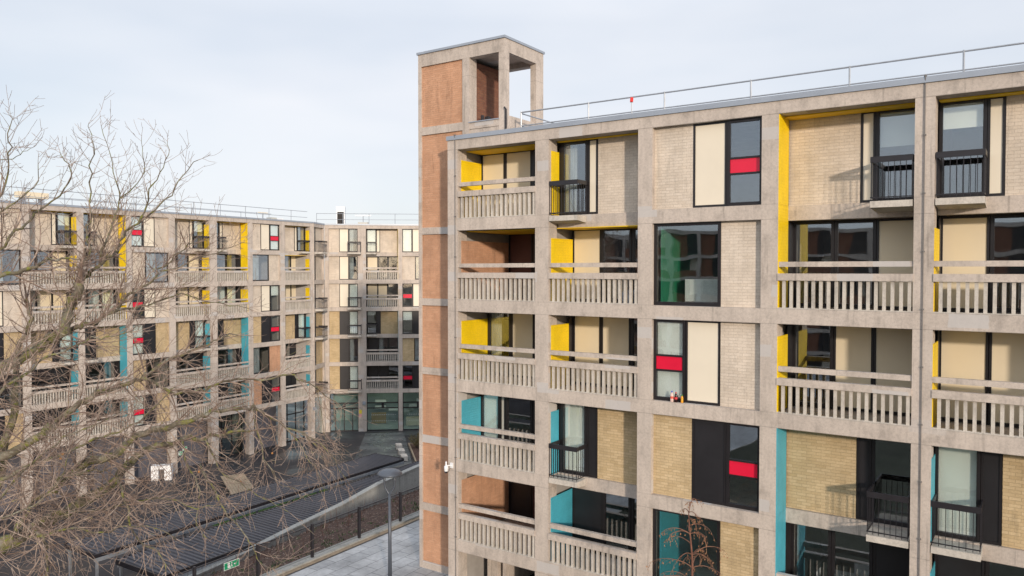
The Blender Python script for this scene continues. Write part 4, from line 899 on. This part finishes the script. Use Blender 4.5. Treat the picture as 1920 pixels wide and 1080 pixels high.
LIMBS = [
  ([(-12.72,17.0,8.82),(-12.12,17.38,9.25),(-11.62,17.35,9.65),(-11.35,17.43,9.84),(-10.99,17.89,10.07),(-10.56,18.14,10.24),(-9.97,18.07,10.59),(-9.65,18.29,10.8),(-9.38,18.75,11.22),(-9.13,18.87,11.45),(-8.73,18.83,11.67),(-8.54,19.17,11.62),(-8.23,19.58,11.7),(-7.84,19.58,11.68),(-7.23,19.63,11.87),(-6.69,20.06,11.81)], 0.15, 0.02),
  ([(-9.35,18.16,11.13),(-8.99,17.64,10.94),(-8.7,17.37,10.49),(-8.62,17.39,10.1),(-8.29,17.09,9.89),(-7.71,16.58,9.9),(-7.45,16.45,9.49)], 0.035, 0.012),
  ([(-11.23,17.14,9.97),(-11.11,17.35,10.41),(-11.01,17.71,10.65),(-10.6,17.67,10.89),(-10.35,17.59,11.16),(-9.93,17.91,11.26),(-9.61,18.17,11.26)], 0.06, 0.02),
  ([(-10.56,17.6,10.91),(-10.17,17.99,11.34),(-9.81,17.97,11.54),(-9.35,18.06,11.65),(-9.21,18.52,11.87),(-8.8,18.78,12.12),(-8.32,18.71,12.13),(-7.88,18.94,12.32),(-7.52,19.41,12.43),(-7.01,19.53,12.44),(-6.56,19.5,12.5),(-6.49,19.85,12.35),(-6.14,20.27,11.98),(-5.56,20.27,11.67),(-5.09,20.33,11.27)], 0.085, 0.012),
  ([(-12.45,17.55,11.42),(-11.43,17.49,11.81),(-10.82,17.68,12.22),(-10.74,18.14,12.36),(-10.47,18.29,12.7),(-10.02,18.23,12.98),(-9.78,18.56,13.12),(-9.47,18.98,13.15),(-9.16,19.0,13.34),(-8.85,19.02,13.52),(-8.49,19.45,13.8),(-8.12,19.77,13.95),(-7.65,19.71,14.16),(-7.08,19.86,14.31)], 0.08, 0.012),
  ([(-9.08,18.84,13.36),(-8.34,19.07,12.96),(-7.89,19.45,12.93),(-7.49,19.43,13.08),(-6.94,19.37,13.24),(-6.44,19.71,13.17),(-5.77,19.99,13.26),(-5.45,19.88,13.11),(-5.1,19.94,13.01),(-5.01,20.34,12.74),(-4.75,20.49,12.46),(-4.44,20.36,12.29)], 0.04, 0.01),
  ([(-11.93,16.21,12.68),(-11.16,16.42,13.21),(-10.81,16.22,13.37),(-10.27,16.15,13.78),(-9.98,16.44,14.11),(-9.62,16.53,14.26),(-9.03,16.29,14.48),(-8.61,16.36,14.56),(-8.19,16.66,14.65)], 0.04, 0.01),
  ([(-12.92,17.35,12.57),(-12.03,17.17,13.32),(-11.48,17.26,13.79),(-10.98,17.61,14.12),(-10.56,17.64,14.41),(-10.17,17.48,14.57),(-10.19,17.69,14.91),(-10.4,18.0,15.05),(-10.11,17.91,15.42),(-9.99,17.82,15.72)], 0.12, 0.08),
  ([(-10.0,17.84,15.72),(-10.12,18.01,16.0),(-10.2,18.31,16.11),(-9.99,18.22,16.38),(-9.95,18.09,16.81),(-10.02,18.36,17.33),(-10.16,18.57,18.11),(-9.97,18.39,18.6),(-9.93,18.38,19.07),(-10.22,18.71,19.51)], 0.05, 0.006),
  ([(-10.1,18.01,15.71),(-10.19,18.36,15.81),(-9.89,18.31,16.01),(-9.65,18.38,16.27),(-9.66,18.82,16.46),(-9.58,19.04,16.82),(-9.15,18.95,17.15),(-8.85,19.16,17.45),(-8.65,19.6,17.89),(-8.34,19.68,18.37),(-7.95,19.62,18.77)], 0.065, 0.008),
  ([(-9.74,18.55,16.27),(-9.78,18.34,16.38),(-9.59,18.39,16.79),(-9.6,18.72,17.36),(-9.47,18.71,17.73),(-9.48,18.52,18.11),(-9.69,18.7,18.77),(-10.06,18.98,19.53)], 0.04, 0.006),
  ([(-9.38,18.54,17.71),(-9.21,18.82,17.99),(-9.14,19.23,18.42),(-9.17,19.24,18.85),(-9.19,19.22,19.24)], 0.02, 0.005),
  ([(-9.18,19.01,17.16),(-9.06,19.18,17.59),(-8.88,18.94,17.96),(-8.57,18.84,18.34),(-8.48,19.1,18.83),(-8.51,19.14,19.16)], 0.03, 0.005),
  ([(-10.5,18.05,14.53),(-10.13,17.94,14.62),(-9.92,18.09,14.7),(-9.83,18.52,14.82),(-9.56,18.6,15.01),(-9.05,18.51,15.49),(-8.79,18.8,15.7),(-8.73,19.17,15.96),(-8.33,19.13,16.37),(-7.86,19.12,16.66)], 0.06, 0.01),
  ([(-9.38,18.24,15.03),(-9.14,18.61,15.07),(-8.86,19.11,15.17),(-8.24,19.21,15.38),(-7.61,19.29,15.2),(-7.25,19.77,15.11),(-6.84,20.17,14.95)], 0.03, 0.007),
  ([(-8.66,19.02,15.96),(-8.36,19.5,16.07),(-7.85,19.59,16.34),(-7.39,19.81,16.48),(-7.11,20.4,16.71)], 0.02, 0.006),
  ([(-12.58,16.95,14.42),(-11.83,16.76,15.36),(-11.19,16.86,15.85),(-10.88,17.21,15.94),(-10.53,17.22,16.12),(-10.14,17.06,16.18),(-9.97,17.28,16.24),(-9.84,17.58,16.22)], 0.07, 0.012),
  ([(-12.49,16.84,14.89),(-11.92,17.08,15.82),(-11.81,17.44,16.3),(-11.54,17.4,16.42),(-11.13,17.34,16.84),(-10.99,17.69,17.16),(-10.77,17.95,17.49),(-10.32,17.83,17.84),(-10.17,17.89,18.28),(-10.56,18.29,18.58),(-10.75,18.42,18.79)], 0.06, 0.007),
  ([(-12.24,16.52,15.83),(-11.79,16.75,16.87),(-11.21,16.58,17.32),(-10.96,16.56,17.6),(-11.04,16.89,17.92),(-11.03,16.99,18.52),(-10.86,16.79,18.95),(-10.96,16.9,19.37)], 0.05, 0.006),
  ([(-11.79,16.75,16.64),(-11.01,16.63,17.21),(-10.65,16.79,17.56),(-10.55,17.2,17.96),(-10.57,17.27,18.44)], 0.03, 0.005),
  ([(-11.38,16.04,17.93),(-11.01,16.15,18.17),(-10.83,16.38,18.31),(-10.44,16.2,18.31),(-10.09,16.02,18.43),(-10.06,16.24,18.55)], 0.02, 0.004),
  ([(-8.16,19.02,11.76),(-8.07,18.92,11.33),(-7.63,18.43,10.98),(-7.37,18.09,10.76),(-7.45,18.11,10.37),(-7.33,17.88,10.02),(-6.92,17.36,9.9)], 0.03, 0.008),
  ([(-7.79,19.14,11.14),(-7.41,18.67,10.86),(-7.1,18.49,10.55),(-6.9,18.55,10.05),(-6.58,18.27,9.93),(-6.18,17.83,9.72),(-5.96,17.77,9.51),(-5.92,17.78,9.24),(-5.63,17.38,9.25),(-5.3,17.03,9.36),(-5.0,17.06,9.53)], 0.03, 0.006),
  ([(-7.78,19.43,11.71),(-7.52,19.39,11.22),(-7.3,19.44,10.78),(-6.78,19.1,10.69),(-6.23,18.75,10.47),(-5.82,18.81,10.23),(-5.44,18.77,10.03)], 0.025, 0.006),
  ([(-6.74,20.02,12.37),(-6.62,20.05,11.61),(-6.35,19.69,11.14),(-6.07,19.48,10.87),(-5.96,19.63,10.51),(-5.48,19.53,10.39)], 0.02, 0.005),
  ([(-6.1,20.14,12.0),(-5.5,19.79,11.53),(-5.25,19.73,11.13),(-5.08,19.92,10.81),(-4.92,19.75,10.51),(-4.76,19.43,10.35)], 0.02, 0.005),
  ([(-5.52,20.13,11.69),(-5.05,20.18,11.44),(-4.72,20.33,10.99),(-4.55,20.07,10.77),(-4.3,19.82,10.6)], 0.018, 0.005),
  ([(-5.2,20.33,12.96),(-5.12,20.47,12.38),(-4.97,20.23,11.86),(-4.87,20.15,11.45)], 0.014, 0.005),
  ([(-10.75,17.14,10.21),(-10.34,16.77,10.16),(-10.18,16.69,10.01),(-10.26,16.86,9.71),(-10.16,16.67,9.32),(-9.92,16.33,9.11)], 0.04, 0.02),
  ([(-13.12,18.43,8.61),(-12.68,18.58,10.11),(-12.58,18.83,10.83),(-12.3,18.67,11.79),(-12.02,18.52,12.59),(-12.11,18.78,13.46),(-12.05,18.91,14.23),(-11.64,18.68,14.77),(-11.75,18.66,15.29)], 0.14, 0.03),
  ([(-11.24,16.83,11.38),(-10.69,17.09,11.67),(-10.02,16.95,11.88),(-9.45,16.99,12.16),(-9.05,17.37,12.26),(-8.5,17.49,12.54),(-7.94,17.34,13.05),(-7.65,17.51,13.33)], 0.04, 0.01),
  ([(-11.16,17.14,9.95),(-10.18,16.78,10.21),(-9.56,16.73,10.35),(-9.07,16.91,10.17),(-8.39,16.73,10.41),(-7.66,16.41,10.46),(-7.24,16.48,10.2)], 0.03, 0.008),
  ([(-10.15,17.43,10.47),(-9.44,17.6,10.49),(-8.83,17.86,10.59),(-8.01,17.71,10.7),(-7.22,17.58,10.55),(-6.71,17.85,10.53)], 0.03, 0.008),
  ([(-10.94,16.03,10.92),(-10.44,16.13,11.57),(-9.8,15.84,12.09),(-9.18,15.73,12.56),(-8.76,15.96,12.73),(-8.07,15.92,13.07)], 0.025, 0.008),
  ([(-11.19,15.74,10.57),(-10.31,15.42,10.96),(-9.65,15.4,11.23),(-9.23,15.61,11.71),(-8.92,15.46,12.29)], 0.025, 0.007)]
tree = empty('bare_tree', (-12.9, 17.0, 2.6), 0, label='big leafless plane tree with yellow lichen filling the left foreground', cat='tree')
RT = random.Random(12)
def smooth_line(pts, sub=3):
    P_ = [Vector(p) for p in pts]; out = []
    for i in range(len(P_) - 1):
        p0 = P_[max(i - 1, 0)]; p1 = P_[i]; p2 = P_[i + 1]; p3 = P_[min(i + 2, len(P_) - 1)]
        for k in range(sub):
            t = k / sub
            out.append(.5 * ((2 * p1) + (p2 - p0) * t + (2 * p0 - 5 * p1 + 4 * p2 - p3) * t * t + (3 * p1 - p0 - 3 * p2 + p3) * t ** 3))
    out.append(P_[-1]); return out
limbs = MB(); bran = MB(); twig = MB()
TB = Vector((-12.9, 17.0, 2.6))
def rel(ps): return [p - TB for p in ps]
tr = MB(); trunk = [Vector(p) for p in ((-12.9, 17.0, 2.4), (-12.85, 17.05, 5), (-12.7, 17.0, 8.5), (-12.6, 17.0, 12), (-12.45, 17.1, 14.6), (-12.62, 17.0, 16.6), (-12.4, 17.25, 18.2))]
tr.tube(rel(smooth_line(trunk, 3)), [.46 - .445 * (i / 18) ** .85 for i in range(19)], 14); tr.build('trunk', 'limb', tree, smooth=True)
def rnd_perp(d):
    v = Vector((RT.gauss(0, 1), RT.gauss(0, 1), RT.gauss(0, 1))); v -= d * v.dot(d); return v.normalized()
def grow(p, d, L, r, lvl):
    """one wandering shoot; sprouts smaller ones"""
    step = (.16, .12, .075)[lvl]; n = max(3, int(L / step)); pts = [p.copy()]; dirs = []
    low = p.z < 14.2
    bend = rnd_perp(d) * RT.uniform(.01, .06)
    for i in range(n):
        t = i / n
        if i % (4 if lvl < 2 else 3) == 2: bend = rnd_perp(d) * RT.uniform(.06, .22)
        trop = (.065 + .05 * t) if not low else (-.045 + .17 * t * t)
        d = (d + bend * .7 + rnd_perp(d) * (.13 if lvl else .08) + Vector((0, 0, trop))).normalized(); p = p + d * (L / n); pts.append(p.copy()); dirs.append(d.copy())
    rr = [max(.0038, r * (1 - .8 * i / n)) for i in range(n + 1)]
    (bran if lvl == 0 else twig).tube(rel(pts), rr, 5 if lvl == 0 else 3, False)
    if lvl == 0:
        a = .10
        for i in range(1, n):
            if RT.random() < .75:
                dd = (dirs[i - 1] * RT.uniform(.5, 1) + rnd_perp(dirs[i - 1]) * RT.uniform(.5, 1.0)).normalized()
                grow(pts[i], dd, L * RT.uniform(.22, .5) * (1 - .35 * i / n), max(.0054, rr[i] * .6), 1)
        grow(pts[-1], dirs[-1], L * .25, rr[-1], 1)
    elif lvl == 1:
        for i in range(1, n):
            if RT.random() < .36:
                dd = (dirs[i - 1] * RT.uniform(.6, 1) + rnd_perp(dirs[i - 1]) * RT.uniform(.4, .9)).normalized()
                grow(pts[i], dd, RT.uniform(.14, .42), .0048, 2)
# the side of the crown that lies outside the picture: limbs turned about the trunk
far_side = []
for k in (1, 4, 7, 8, 9, 13, 16, 17):
    pts, r0, r1 = LIMBS[k if k < len(LIMBS) else 0]; a = RT.uniform(2.3, 3.9); ca, sa = math.cos(a), math.sin(a)
    far_side.append(([(-12.6 + (x + 12.6) * ca - (y - 17.05) * sa, 17.05 + (x + 12.6) * sa + (y - 17.05) * ca, z) for x, y, z in pts], r0, r1))
for li_, (pts, r0, r1) in enumerate(LIMBS + far_side):
    if pts[-1][2] > 17.3: r0 *= .8
    if li_ in (0, 3, 4, 7): r0 *= 1.35; r1 *= 1.2
    ln = smooth_line(pts, 3); N = len(ln)
    # small kinks give the limbs an uneven, knuckled run
    kk = min(.03, r0 * .6)
    ln = [ln[0]] + [q + Vector((RT.gauss(0, kk), RT.gauss(0, kk), RT.gauss(0, kk))) for q in ln[1:-1]] + [ln[-1]]
    rad = [1.02 * (r0 + (r1 - r0) * (i / (N - 1)) ** .85) for i in range(N)]
    rad = [q * RT.uniform(.93, 1.09) for q in rad]
    limbs.tube(rel(ln), rad, 10 if r0 > .05 else 7, True)
    acc = 0; nxt = RT.uniform(.05, .15)
    for i in range(1, N):
        d = (ln[i] - ln[i - 1]); sl_ = d.length; acc += sl_
        if sl_ < 1e-5: continue
        d.normalize()
        while acc > nxt:
            acc -= nxt; nxt = RT.uniform(.07, .17) * (1.0 if rad[i] < .05 else 1.3)
            nxt *= 1.7 if ln[i].z > 16.8 else ((.9 if ln[i].z > 10.8 else 1.8) if ln[i].x > -7.6 else 1.2 if (ln[i].x > -9.5 and ln[i].z < 10.5) else .74)
            if ln[i].x / ln[i].y < -.70: nxt *= 2.6
            t = i / N
            dd = (d * RT.uniform(.5, 1.0) + rnd_perp(d) * RT.uniform(.5, 1.1)).normalized()
            Lc = RT.uniform(.7, 2.1) * (1 - .35 * t) * (.62 if ln[i].z > 17 else 1) * (.75 if ln[i].x > -8 else 1) * (.6 + min(1, r0 / .05) * .4)
            grow(ln[i] - d * RT.uniform(0, sl_), dd, Lc, min(rad[i] * .6, RT.uniform(.009, .024)), 0)
    grow(ln[-1], d, RT.uniform(.15, .35) if ln[-1].z > 17 else RT.uniform(.3, .7), max(.006, r1), 0)
limbs.build('limbs', 'limb', tree, smooth=True); bran.build('branches', 'twig', tree); twig.build('twigs', 'twig', tree)
# a few hanging seed balls
sb = None
for i, (x, y, z) in enumerate(((-9.25, 15.8, 12.2), (-9.3, 15.8, 12.1), (-7.35, 18.0, 11.25), (-6.0, 19.2, 11.4), (-6.9, 19.5, 10.6))):
    m = MB(); m.lathe([(0, .028), (.02, .02), (.028, 0), (.02, -.02), (0, -.028)], (0, 0, 0), 10); m.tube([(0, 0, .02), (.005, 0, .12)], .003, 3)
    o = m.build('seed_ball', simple('seed_ball_brown', (.36, .17, .06), .9, .2, 30) if sb is None else sb, tree, smooth=True); sb = o.data.materials[0]; o.location = Vector((x, y, z)) - TB
# young tree in front of the near block
yt = empty('young_tree', (4.22, 18.0, 5.08), 0, label='slender young birch with rusty catkins at the bottom centre right', cat='tree')
rb = random.Random(21); st = MB(); tw_ = MB(); ck = MB()
trk = [Vector((0, 0, 0)), Vector((.05, .0, 1.4)), Vector((.0, .03, 2.8)), Vector((.03, .0, 3.9)), Vector((-.03, 0, 4.7)), Vector((-.06, .02, 5.2)), Vector((.03, 0, 5.55))]
tk = smooth_line(trk, 3); st.tube(tk, [.05 - .046 * i / (len(tk) - 1) for i in range(len(tk))], 8); st.build('trunk', simple('reddish_young_bark', (.17, .075, .05), .7, .3, 6), yt, smooth=True)
for k in range(34):
    i = rb.randrange(5, len(tk) - 1); z = tk[i].z; a = rb.uniform(0, 6.28); L = (5.7 - z) * rb.uniform(.30, .55) + .12; p = tk[i].copy(); d = Vector((math.cos(a), math.sin(a), .8)).normalized(); pts = [p.copy()]
    n = 10
    for s_ in range(n):
        d = (d + Vector((rb.gauss(0, .08), rb.gauss(0, .08), -.13))).normalized(); p = p + d * L / n; pts.append(p.copy())
        if s_ > 2 and rb.random() < .75:
            q = p.copy(); dd = (d + Vector((rb.gauss(0, .6), rb.gauss(0, .6), -.1))).normalized(); pp = [q.copy()]
            for s2 in range(4): dd = (dd + Vector((0, 0, -.22))).normalized(); q = q + dd * .07; pp.append(q.copy())
            tw_.tube(pp, [.003, .0028, .0025, .002, .0018], 3, False)
            for c_ in range(rb.randint(1, 4)):
                e = pp[rb.randrange(1, 5)]; hg = rb.uniform(.025, .06); ck.tube([e, e - Vector((rb.gauss(0, .01), 0, hg * .5)), e - Vector((rb.gauss(0, .012), 0, hg))], [.003, .0085, .003], 5)
    tw_.tube(pts, [.011 * (1 - .8 * s_ / n) + .002 for s_ in range(n + 1)], 4, False)
tw_.build('twigs', simple('rusty_twigs', (.20, .10, .065), .8, .3, 6), yt); tag(ck.build('catkins', simple('rust_catkins', (.33, .17, .085), .8, .35, 9), yt), kind='stuff')
